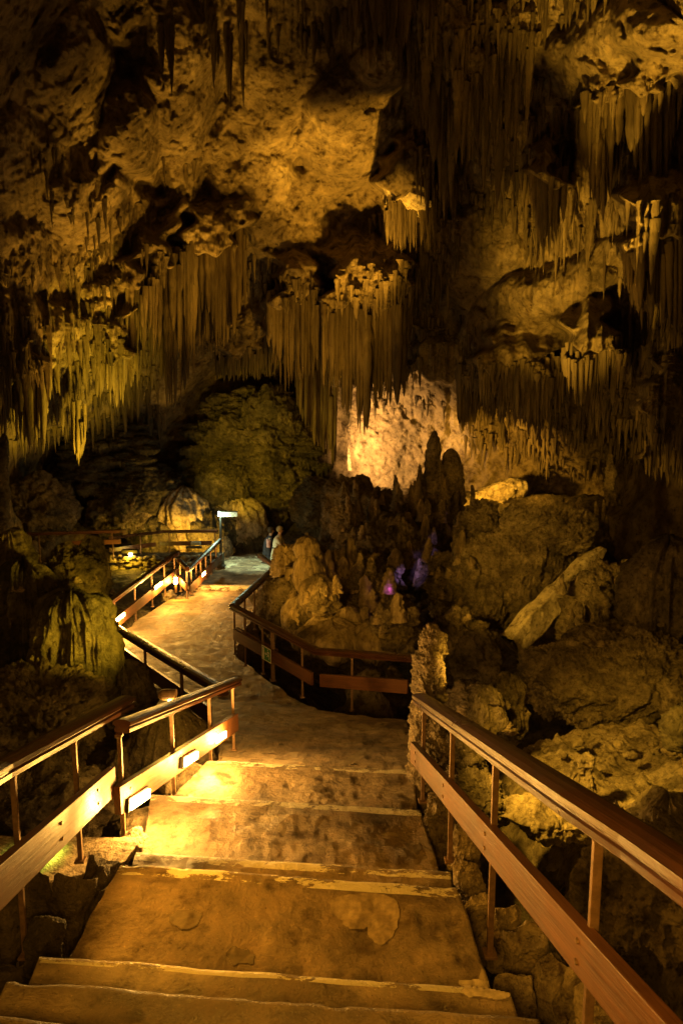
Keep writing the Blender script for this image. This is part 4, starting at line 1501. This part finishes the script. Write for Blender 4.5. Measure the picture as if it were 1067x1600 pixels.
# rocks behind the right railing
rock('rock', 735, 1095, 100, 60, 8.2, 'rough', G_, 'dark rock behind the top of the right railing')
rock('rock', 752, 1120, 60, 80, 7.9, 'drip', K, 'reddish draped rock behind the right railing')
rock('rock', 795, 1110, 44, 110, 8.6, 'drip', K, 'narrow draped rock by the dark hollow')
rock('rock', 720, 1190, 60, 80, 7.2, 'knob', K, 'reddish lumpy rock between railing and board')
rock('rock', 742, 1260, 90, 90, 6.6, 'knob', G_, 'low lumpy rock beneath the right handrail')
rock('rock', 905, 1225, 54, 90, 6.6, 'rough', G_, 'dark peaked outcrop standing on the sandy floor')
rock('rock', 860, 1275, 130, 50, 6.2, 'rough', M['sand'], 'low mound at the foot of the peaked outcrop')
rock('rock', 1040, 1290, 90, 90, 5.2, 'drip', M['sand'], 'rounded rock at the right edge above the handrail')
rock('rock', 1075, 1140, 60, 90, 7.4, 'rough', F_, 'greenish rock poking in at the right edge')
rock('rock', 1010, 1400, 230, 230, 4.6, 'rough', M['sand'], 'broad bumpy mound of earthy rock below the right handrail', dr=.8, res=1.2)
for i, (px_, py_, s_) in enumerate(((900, 1158, 16), (970, 1165, 20), (985, 1180, 12), (1020, 1160, 12), (880, 1180, 10), (940, 1200, 9), (1045, 1175, 14), (915, 1150, 9))):
    rock('loose_stone', px_, py_, s_ * 1.5, s_, 8.6 - (py_ - 1150) * .02, 'rough', M['sand'], 'loose stone lying on the sandy floor at the right', 'stone', 'loose stones on the sandy floor')

# the big boulder group
rock('boulder', 805, 905, 190, 180, 15.6, 'crag', K, 'big lichen-rough boulder at the centre right', 'boulder', dr=.6, roll=-38, res=1.6)
rock('boulder', 745, 935, 110, 130, 15.2, 'crag', K, 'lower left shoulder of rock beneath the big boulder', 'boulder', dr=.7, roll=-30, res=1.6)
rock('boulder', 855, 818, 170, 84, 15.6, 'crag', K, 'smoother striped boulder on top of the big boulder', 'boulder', roll=12)
rock('boulder', 750, 845, 70, 110, 16.4, 'knob', K, 'pear-shaped knobbly rock left of the striped boulder', 'boulder')
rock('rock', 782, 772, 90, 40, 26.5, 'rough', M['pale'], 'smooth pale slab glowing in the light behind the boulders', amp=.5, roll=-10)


def broken_slab():
    a0, b0 = P(798, 1008, 13.3), P(940, 858, 14.3)
    t = np.linspace(0, 1, 120)[:, None]
    cr = np.array([(-.5, .5), (-.5, -.1), (-.5, -.5), (0, -.5), (.5, -.5), (.5, 0), (.5, .5), (0, .5)])
    cr = np.repeat(cr, 3, 0) * .66 + np.roll(np.repeat(cr, 3, 0), -3, 0) * .34 if False else np.concatenate([np.linspace(cr[k], cr[(k + 1) % 8], 8, endpoint=False) for k in range(8)])
    d = (b0 - a0).normalized()
    s = d.cross(Vector((0, 1, .35))).normalized()
    n = d.cross(s).normalized()
    wdt = np.interp(t, [0, .3, .36, .7, .9, 1], [.44, .56, .48, .46, .34, .20])
    wdt = wdt + (vnoise(np.concatenate([t * 9, t * 0, t * 0], 1), 3) * .10)[:, None]
    u = cr[:, 0][None] * wdt
    v = cr[:, 1][None] * np.interp(t, [0, 1], [.34, .2])
    V = np.array(a0)[None, None] + t[..., None] * np.array(b0 - a0)[None, None] + u[..., None] * np.array(s) + v[..., None] * np.array(n)
    V = V + (fbm(V * 2.2, 5, 70, .6) * .045)[..., None] * np.array(s + n) + (fbm(V * 7, 3, 71) * .04)[..., None]
    c = np.array(a0)
    F2 = grid_faces(120, 64, True).tolist() + [list(range(64)), list(range(119 * 64, 120 * 64))]
    o = mesh_np('broken_slab', (V - c).reshape(-1, 3), F2, M['slab'])
    o.location = a0
    tag(o, 'long pale broken slab edge slanting across the big boulder', 'rock slab')


broken_slab()
rock('boulder', 975, 1065, 290, 180, 11.0, 'crag', K, 'dark rough overhanging boulder above the sandy floor at the right', 'boulder', dr=.8, res=1.1)
rock('boulder', 872, 1060, 100, 100, 11.6, 'knob', K, 'mossy nose of rock beneath the broken slab', 'boulder')
rock('boulder', 1040, 930, 110, 160, 12.0, 'drip', G_, 'dim tall rock at the right edge', 'boulder')
rock('boulder', 960, 960, 150, 120, 13.6, 'knob', K, 'dark rubble slope right of the broken slab', 'boulder')
rock('boulder', 900, 880, 60, 60, 16.0, 'knob', K, 'small rough rock behind the upper end of the broken slab', 'boulder')
rock('rock', 712, 1010, 100, 90, 13.0, 'knob', K, 'dark knobbly slope left of the big boulder')
rock('rock', 700, 915, 70, 90, 16.5, 'knob', K, 'knobbly dark rock beside the violet lit spire')
rock('rock', 752, 1035, 80, 90, 12.2, 'rough', G_, 'shadowed rock under the big boulder')
st = [(878, 905, 10, 13.2), (893, 960, 9, 12.6), (905, 950, 12, 12.4), (925, 965, 8, 12.4), (945, 985, 12, 12.2), (955, 1015, 12, 12.0), (985, 1010, 10, 12), (917, 955, 10, 12.6), (935, 975, 10, 12.2), (1010, 990, 10, 12), (890, 990, 10, 12.5)]
for i, (px_, py_, w_, Y_) in enumerate(st):
    stalagmite(px_, py_ - 10, py_ + 22, w_, Y_, 'stubby stalagmite on the dark slope right of the broken slab', M['knob'], seed=40 + i, tip=.6, group='stubby stalagmites right of the broken slab')

# cluster of stalagmites before the bright wall
for (px_, y0, y1, w_, Y_, ln, tp, lb) in (
        (690, 672, 880, 40, 21.0, -14, .55, 'tallest broad stalagmite standing before the bright wall'),
        (704, 700, 880, 44, 21.3, -2, .6, 'layered stalagmite fused to the right of the tallest one'),
        (660, 725, 880, 20, 20.6, -4, .5, 'pointed stalagmite left of the tallest one'),
        (648, 750, 880, 17, 20.4, -1, .6, 'straight dark finger-like stalagmite'),
        (636, 741, 880, 22, 20.0, -18, .35, 'leaning pointed stalagmite, leftmost before the bright wall'),
        (668, 780, 880, 18, 19.8, -2, .6, 'short dark stalagmite in front of the tallest one'),
        (622, 800, 890, 20, 19.2, -8, .6, 'short knobbly stalagmite below the leaning one'),
        (640, 800, 900, 26, 19.0, 0, .7, 'knobbly column at the foot of the dark fingers'),
        (680, 800, 900, 30, 19.2, 0, .7, 'dark ribbed column at the foot of the tallest stalagmite'),
        (739, 757, 800, 9, 19.0, -1, .7, 'small thumb-like stalagmite on the pear-shaped rock'),
        (767, 788, 815, 12, 18.6, 0, .7, 'stub of a stalagmite beside the glowing slab'),
        (956, 708, 790, 15, 17.5, -2, .9, 'pale lonely stalagmite standing at the right in the dark'),
        (905, 776, 830, 15, 17.2, 0, .6, 'dim stalagmite behind the striped boulder'),
        (932, 782, 838, 10, 17.0, 0, .6, 'slim dim stalagmite right of the striped boulder'),
        (942, 780, 836, 8, 17.0, 0, .6, 'slimmest dim stalagmite of the group behind the striped boulder'),
        (948, 804, 842, 9, 16.8, 0, .6, 'shortest dim stalagmite of the group behind the striped boulder'),
        (545, 650, 735, 5, 28.6, 0, .7, 'thin pale column against the left of the bright wall'),
        (652, 872, 916, 12, 17.2, 4, .5, 'violet lit spire rising from the dark pit')):
    stalagmite(px_, y0, y1, w_, Y_, lb, M['pale'] if ('white' in lb or 'violet' in lb) else M['knob'], ln, seed=int(px_), tip=tp, rough=.14 if w_ < 12 else .3)

# dark hill and columns left of the cluster
rock('rock', 565, 812, 130, 120, 21.5, 'rough', G_, 'dark hill of rock below the floodlit wall', roll=15)
rock('rock', 500, 790, 80, 90, 23.0, 'flow', F_, 'dark terraced rock right of the great mound')
rock('rock', 540, 822, 44, 60, 19.5, 'knob', K, 'knobbly hanging rock left of the ribbed column')
rock('rock', 560, 845, 34, 40, 19.2, 'drip', K, 'round draped lump below the knobbly hanging rock')
stalagmite(585, 790, 870, 22, 19.6, 'orange ribbed column in the dark middle ground', M['curtain'], seed=17, tip=.9, flare=-.3, name='column', cat='column')
rock('rock', 615, 870, 130, 90, 18.5, 'knob', G_, 'dark rubble around the pit')
rock('rock', 566, 950, 100, 80, 14.6, 'knob', K, 'dim rubble left of the violet floodlight')
rock('rock', 596, 912, 14, 30, 14.6, 'drip', K, 'small orange knob right above the violet floodlight')

# centre formation behind the middle railing
stalagmite(483, 838, 920, 44, 13.6, 'stout stalagmite with a rounded cap behind the middle railing', M['form'], seed=5, tip=.75, rough=.2, flare=.1)
rock('rock', 480, 858, 40, 34, 13.5, 'drip', M['form'], 'rounded cap block on the stout stalagmite', amp=.6)
rock('rock', 484, 897, 48, 62, 13.4, 'drip', M['form'], 'draped skirt of the stout stalagmite', amp=.6)
rock('rock', 498, 950, 52, 92, 13.0, 'drip', M['form'], 'tapering draped root hanging below the stout stalagmite', taper=.5, amp=.6)
stalagmite(480, 832, 852, 12, 13.6, 'small knob on the very top of the stout stalagmite', M['form'], seed=15, tip=.6)
stalagmite(513, 858, 905, 17, 14.2, 'small pointed stalagmite right of the stout one', M['form'], seed=6, tip=.6)
rock('rock', 448, 880, 44, 50, 14.6, 'knob', M['form'], 'orange rounded rocks at the feet of the visitors')
rock('rock', 455, 896, 26, 20, 13.8, 'block', M['form'], 'small flat block beside the railing corner')
rock('rock', 436, 950, 60, 90, 14.0, 'rough', G_, 'sloping brown rock behind the back arm of the middle railing')
rock('rock', 470, 965, 60, 60, 13.2, 'drip', M['form'], 'brown draped rock left of the tapering root', amp=.6)
stalagmite(557, 880, 950, 22, 14.4, 'dim thick stalagmite right of the tapering root', M['form'], seed=8, tip=.7)
rock('rock', 545, 975, 40, 50, 12.8, 'drip', M['form'], 'rounded brown knob behind the middle railing', amp=.6)
rock('rock', 520, 1000, 120, 50, 12.4, 'drip', M['form'], 'row of draped brown rock just above the middle handrail', amp=.6)
rock('rock', 585, 1005, 60, 60, 12.0, 'drip', M['form'], 'brown draped rock near the right end of the middle handrail', amp=.6)
rock('rock', 620, 985, 70, 70, 11.9, 'knob', K, 'knobbly rock left of the rock pillar')
rock('rock', 520, 935, 200, 130, 15.6, 'knob', G_, 'dark rocky mass behind the stout stalagmite')
rock('rock', 617, 1060, 30, 34, 10.8, 'rough', K, 'small rock seen through the middle railing')
stalagmite(575, 1040, 1130, 70, 12.2, 'shadowed rock stump below the middle railing', G_, seed=9, tip=.5, name='rock', cat='rock')


# ------------------------------------------------------------------ two visitors
SKIN = plain('skin', (.55, .33, .22), .6)
HAIR = plain('hair', (.42, .33, .18), .7)
HAIRD = plain('dark_hair', (.05, .035, .025), .6)
TAN = plain('tan_cloth', (.62, .52, .36), .9)
BLACK = plain('dark_cloth', (.035, .03, .04), .9)
PINK = plain('pink_bag', (.55, .25, .22), .7)


def body(name, joints, edges, mat, parent, sub=2):
    me = bpy.data.meshes.new(name)
    me.from_pydata([j[:3] for j in joints], edges, [])
    me.materials.append(mat)
    o = bpy.data.objects.new(name, me)
    COL.objects.link(o)
    o.parent = parent
    sk = o.modifiers.new('skin', 'SKIN')
    sk.use_smooth_shade = True
    if not me.skin_vertices:
        me.attributes  # keep
        bm = bmesh.new(); bm.from_mesh(me); bm.verts.layers.skin.verify(); bm.to_mesh(me); bm.free()
    for k, j in enumerate(joints):
        r = j[3]
        me.skin_vertices[0].data[k].radius = (r, r * .85 if k in (0, 1, 2) else r)
        me.skin_vertices[0].data[k].use_root = (k == 0)
    s = o.modifiers.new('sub', 'SUBSURF')
    s.levels = s.render_levels = sub
    return o


def lathe(name, rings, mat, parent, n=20):
    t = np.linspace(0, 2 * math.pi, n, endpoint=False)
    V = []
    for (x, y, z, rx, ry) in rings:
        for a in t:
            fold = 1 + .05 * math.sin(a * 6 + z * 3)
            V.append((x + rx * fold * math.cos(a), y + ry * fold * math.sin(a), z))
    Fc = grid_faces(len(rings), n, True).tolist() + [list(range(n)), list(range((len(rings) - 1) * n, len(rings) * n))]
    me = mesh_np(name, V, Fc, mat)
    me.parent = parent
    return me


def hand_parts(J, E, w_i, p, d, s=1.0):
    "add palm and five fingers to a joint list"
    d = Vector(d).normalized()
    sd = d.cross(Vector((0, 0, 1))).normalized() if abs(d.z) < .9 else Vector((0, 1, 0))
    p = Vector(p)
    J.append((*(p + d * .05 * s), .026)); pal = len(J) - 1
    E.append((w_i, pal))
    for k, off in enumerate((-.028, -.010, .010, .028)):
        L = (.065, .078, .074, .056)[k]
        a = p + d * .09 * s + sd * off
        b = a + d * L * .55 + Vector((0, 0, -.006))
        c = b + d * L * .4 + Vector((0, 0, -.016))
        i0 = len(J)
        J += [(*a, .009), (*b, .008), (*c, .007)]
        E += [(pal, i0), (i0, i0 + 1), (i0 + 1, i0 + 2)]
    i0 = len(J)
    J += [(*(p + d * .05 + sd * -.045), .010), (*(p + d * .085 + sd * -.062), .008)]
    E += [(pal, i0), (i0, i0 + 1)]


def person(feet, rotz, pale, label):
    root = empty('person', feet)
    root.rotation_euler = (0, 0, rotz)
    tag(root, label, 'person')
    # local +x is the facing direction
    J = [(0, 0, .96, .13), (.01, 0, 1.15, .12), (.05, 0, 1.36, .14), (.08, 0, 1.47, .06), (.11, 0, 1.54, .055), (.125, 0, 1.63, .088), (.13, 0, 1.70, .075)]
    E = [(0, 1), (1, 2), (2, 3), (3, 4), (4, 5), (5, 6)]
    arms = ([(.07, -.19, 1.40, .05), (.22, -.21, 1.20, .042), (.42, -.16, 1.10, .030)], [(.07, .19, 1.40, .05), (.16, .22, 1.15, .042), (.38, .20, 1.05, .030)])
    for ar in arms:
        i0 = len(J)
        J += ar
        E += [(2, i0), (i0, i0 + 1), (i0 + 1, i0 + 2)]
        hand_parts(J, E, i0 + 2, ar[2][:3], Vector(ar[2][:3]) - Vector(ar[1][:3]))
    for sgn in (-1, 1):
        i0 = len(J)
        J += [(0, .09 * sgn, .88, .095), (.02, .10 * sgn, .48, .060), (-.02, .11 * sgn, .09, .042), (.06, .115 * sgn, .035, .035), (.16, .12 * sgn, .025, .028)]
        E += [(0, i0), (i0, i0 + 1), (i0 + 1, i0 + 2), (i0 + 2, i0 + 3), (i0 + 3, i0 + 4)]
    body('body', J, E, SKIN, root)
    # face
    lathe('nose', [(.215, 0, 1.645, .010, .012), (.235, 0, 1.625, .012, .014), (.21, 0, 1.615, .008, .012)], SKIN, root, 8)
    hm = HAIR if pale else HAIRD
    V = sphere_grid(20, 14)
    V = V * np.array([.115, .105, .12]) + np.array([.105, 0, 1.685])
    V[..., 2] = np.where((V[..., 0] > .15) & (V[..., 2] < 1.70), 1.70, V[..., 2])
    o = mesh_np('hair', V.reshape(-1, 3), grid_faces(14, 20, True), hm)
    o.parent = root
    if pale:
        lathe('dress', [(-.02, 0, .50, .24, .23), (-.01, 0, .70, .22, .21), (0, 0, .92, .19, .20), (.01, 0, 1.08, .155, .17), (.03, 0, 1.25, .15, .19), (.055, 0, 1.38, .14, .20), (.075, 0, 1.45, .10, .15), (.085, 0, 1.49, .065, .07)], TAN, root, 28)
        lathe('belt', [(.008, 0, 1.05, .172, .185), (.012, 0, 1.09, .172, .185)], BLACK, root, 28)
        for (x0, y0, z0, x1, y1, z1) in ((.06, -.19, 1.41, .18, -.21, 1.24), (.06, .19, 1.41, .13, .22, 1.20)):
            MB().tube((x0, y0, z0), (x1, y1, z1), .068, .058).build('sleeve', TAN, None).parent = root
    else:
        lathe('jacket', [(0, 0, .86, .17, .20), (0, 0, 1.0, .165, .19), (.01, 0, 1.15, .16, .19), (.05, 0, 1.36, .15, .22), (.075, 0, 1.45, .10, .15), (.085, 0, 1.50, .065, .07)], BLACK, root, 28)
        for sgn in (-1, 1):
            lathe('trouser_leg', [(.0, .11 * sgn, .06, .065, .065), (.02, .10 * sgn, .48, .075, .075), (0, .09 * sgn, .90, .11, .10)], BLACK, root, 16)
        for (x0, y0, z0, x1, y1, z1) in ((.06, -.19, 1.41, .22, -.21, 1.20), (.22, -.21, 1.20, .39, -.165, 1.11), (.06, .19, 1.41, .16, .22, 1.15), (.16, .22, 1.15, .35, .2, 1.06)):
            MB().tube((x0, y0, z0), (x1, y1, z1), .07, .055).build('sleeve', BLACK, None).parent = root
    return root


fp = Pz(430, 893, -4.86)
zf = -4.86
hp = P(433, 826, 22.3)
person((P(433, 880, 22.3).x, 22.3, hp.z - 1.70), R_(-15), True, 'person with fair hair in a belted pale dress leaning over the rocks')
q = P(419, 880, 22.6)
person((q.x, 22.6, hp.z - 1.78), R_(10), False, 'person in dark clothes standing close behind the one in the pale dress')
b = P(419.5, 849, 22.0)
o = rock('shoulder_bag', 419.5, 849, 7, 13, 22.25, 'block', PINK, 'small pinkish shoulder bag hanging at the dark clothed person', 'bag', amp=.3)
tag(rock('rock', 428, 890, 46, 32, 22.4, 'rough', G_, 'low rock on which the two visitors stand', 'rock', amp=.5))


# ------------------------------------------------------------------ small growths and stains, set on the surfaces they stand on
bpy.context.view_layer.update()
DG = bpy.context.evaluated_depsgraph_get()


def hit(px, py):
    a, b, c = ray(px, py)
    r = SC.ray_cast(DG, Vector((0, 0, 0)), Vector((a, b, c)).normalized())
    return (r[1], r[2], r[4].original if r[4] else None) if r[0] else (None, None, None)


def knob_mesh(seed):
    rg = np.random.default_rng(seed)
    nv, nu = 34, 24
    t = np.linspace(0, 1, nv)[:, None]
    a = np.linspace(0, 2 * math.pi, nu, endpoint=False)[None, :]
    prof = (1 - rg.uniform(.2, .6) * t) * np.sqrt(np.clip(1 - t ** rg.uniform(2.2, 5), 0, 1)) * (1 + .1 * np.exp(-t * 6))
    q = np.stack([np.cos(a) * np.ones_like(t) + seed, np.sin(a) * np.ones_like(t), t * 3 * np.ones_like(a)], -1)
    h = fbm(q * 1.1, 3, seed) * .6 + np.abs(vnoise(q * np.array([1.5, 1.5, 2.6]), seed)) * .55 + fbm(q * 4, 2, seed + 3) * .15
    r = prof * (1 + h)
    return np.stack([r * np.cos(a) + rg.uniform(-.3, .3) * t, r * np.sin(a), t * np.ones_like(a)], -1).reshape(-1, 3), grid_faces(nv, nu, True)


KM = []
for k in range(9):
    for mt in ('knob', 'form'):
        V, Fc = knob_mesh(500 + k)
        o = mesh_np('stalagmite', V, Fc, M[mt])
        KM.append(o.data)
        bpy.data.objects.remove(o)
KNOBS = [  # placed where the photograph's slopes carry them
    (440, 650, 880, 1000, 26, (7, 13), (1.0, 2.4), 'stout brown stalagmite among the rocks behind the middle railing', 'stout stalagmites behind the middle railing'),  # px range, py range, n, radius px, height factor, label, group
    (440, 660, 900, 1005, 46, (4, 9), (.9, 2.2), 'small brown stalagmite on the rocks behind the middle railing', 'small stalagmites behind the middle railing'),
    (520, 720, 770, 890, 50, (4, 9), (1.2, 3.0), 'dark knobbly stalagmite on the slope below the bright wall', 'knobbly stalagmites below the bright wall'),
    (650, 740, 850, 1000, 26, (3, 7), (.7, 1.4), 'rounded knob of rock on the dark slope left of the broken slab', 'rounded knobs left of the broken slab'),
    (880, 1050, 900, 1010, 16, (3, 6), (.7, 1.3), 'small knob on the dark overhanging boulder at the right', 'small knobs on the overhanging boulder'),
    (10, 190, 880, 1000, 10, (4, 7), (.6, 1.1), 'knob of rock among the greenish draped rocks at the left', 'knobs on the draped rocks at the left'),
    (660, 800, 1080, 1280, 9, (6, 12), (.6, 1.0), 'lumpy knob between the right handrail and its board', 'lumpy knobs behind the right railing'),
]
SKIPN = ('path', 'stairs', 'railing', 'handrail', 'board', 'post', 'person', 'body', 'cave_wall', 'gravel_floor', 'broken_slab')
rg = np.random.default_rng(91)
for (x0, x1, y0, y1, n, rr, hf, lb, grp) in KNOBS:
    made = 0
    for _ in range(n * 6):
        if made >= n:
            break
        px_, py_ = rg.uniform(x0, x1), rg.uniform(y0, y1)
        loc, nor, ob = hit(px_, py_)
        if loc is None or loc.y < 5 or loc.y > 26 or ob.name.split('.')[0] in SKIPN or nor.z < -.1:
            continue
        m = mpp(px_, py_, loc.y)
        r = rg.uniform(*rr) * m
        o = bpy.data.objects.new('stalagmite', KM[int(rg.integers(0, len(KM)))])
        COL.objects.link(o)
        o.location = loc - Vector((0, 0, r * .5)) + Vector((0, r * .3, 0))
        o.scale = (r, r, r * 2 * rg.uniform(*hf))
        o.rotation_euler = (rg.uniform(-.12, .12), rg.uniform(-.12, .12), rg.uniform(0, 6.28))
        tag(o, lb, 'stalagmite', grp)
        made += 1

# fringe of tiny drips on the flowstone terraces
Vs, Fs, off = [], [], 0
for (x0, x1, y0, y1, n, ln, rr) in ((310, 520, 615, 820, 2600, (6, 16), (1.2, 2.6)), (90, 240, 660, 790, 900, (5, 14), (1.2, 2.4)), (270, 400, 640, 760, 600, (5, 14), (1.2, 2.4))):
    for _ in range(n):
        px_, py_ = rg.uniform(x0, x1), rg.uniform(y0, y1)
        loc, nor, ob = hit(px_, py_)
        if ob is None or not ob.name.startswith('flowstone_mound') or nor.z > .25:
            continue
        m = mpp(px_, py_, loc.y)
        V, Fc = VARIANTS[int(rg.integers(0, len(VARIANTS)))]
        r = rg.uniform(*rr) * m
        Vs.append(V * np.array([r, r, rg.uniform(*ln) * m]) + np.array(loc) + np.array([0, .03, .03]))
        Fs.append(Fc + off)
        off += len(V)
if Vs:
    tag(mesh_np('flowstone_drips', np.concatenate(Vs), np.concatenate(Fs), M['flow']), 'tiny drips fringing the terraces of the flowstone mounds', 'drips', kind='stuff')


def inside(poly, x, y):
    c = np.zeros(np.shape(x), bool)
    for (x1, y1), (x2, y2) in zip(poly, poly[1:] + poly[:1]):
        c ^= ((y1 > y) != (y2 > y)) & (x < (x2 - x1) * (y - y1) / ((y2 - y1) or 1e-9) + x1)
    return c


def surface_patch(name, poly, mat, step=1.6, lift=.004):
    xs = np.arange(min(p[0] for p in poly), max(p[0] for p in poly) + step, step)
    ys = np.arange(min(p[1] for p in poly), max(p[1] for p in poly) + step, step)
    gx, gy = np.meshgrid(xs, ys)
    ins = inside(poly, gx + 2.5 * vnoise(np.stack([gx * .12, gy * .12, gx * 0], -1), 5), gy + 2.5 * vnoise(np.stack([gx * .12, gy * .12, gx * 0 + 9], -1), 6))
    idx, V, Fc = {}, [], []
    for i in range(len(ys)):
        for j in range(len(xs)):
            if ins[i, j]:
                loc, nor, ob = hit(gx[i, j], gy[i, j])
                if ob is not None and ob.name in ('stairs', 'path'):
                    idx[i, j] = len(V)
                    V.append(loc + Vector((0, 0, lift)))
    for (i, j) in idx:
        q = [(i, j), (i, j + 1), (i + 1, j + 1), (i + 1, j)]
        if all(k in idx for k in q):
            Fc.append([idx[k] for k in q])
    if Fc:
        tag(mesh_np(name, V, Fc, mat), kind='structure')


M['screed'] = plain('smooth_screed', (.33, .25, .155), .5)
M['damp'] = plain('damp_stain', (.10, .07, .04), .8)
surface_patch('floor_repair_patch', [(512, 1412), (522, 1404), (545, 1400), (560, 1396), (590, 1398), (612, 1402), (622, 1413), (623, 1440), (614, 1468), (598, 1480), (584, 1477), (575, 1462), (572, 1453), (545, 1456), (530, 1442), (515, 1427)], M['screed'])
for poly in ([(264, 1434), (275, 1424), (300, 1422), (316, 1430), (312, 1444), (296, 1455), (276, 1452), (266, 1444)],
             [(350, 1492), (362, 1480), (388, 1484), (402, 1496), (396, 1510), (360, 1510)],
             [(566, 1160), (580, 1158), (586, 1162), (580, 1167), (568, 1166)], [(434, 1163), (442, 1161), (443, 1166), (435, 1167)],
             [(538, 1196), (556, 1193), (558, 1197), (542, 1199)], [(644, 1322), (656, 1318), (662, 1326), (652, 1336), (645, 1332)]):
    surface_patch('damp_stain', poly, M['damp'])

M['worn_paint'] = plain('worn_paint', (.55, .45, .30), .7)
surface_patch('worn_paint', [(712, 1534), (740, 1532), (792, 1538), (800, 1556), (790, 1564), (752, 1562), (730, 1560), (716, 1552), (724, 1545)], M['worn_paint'])
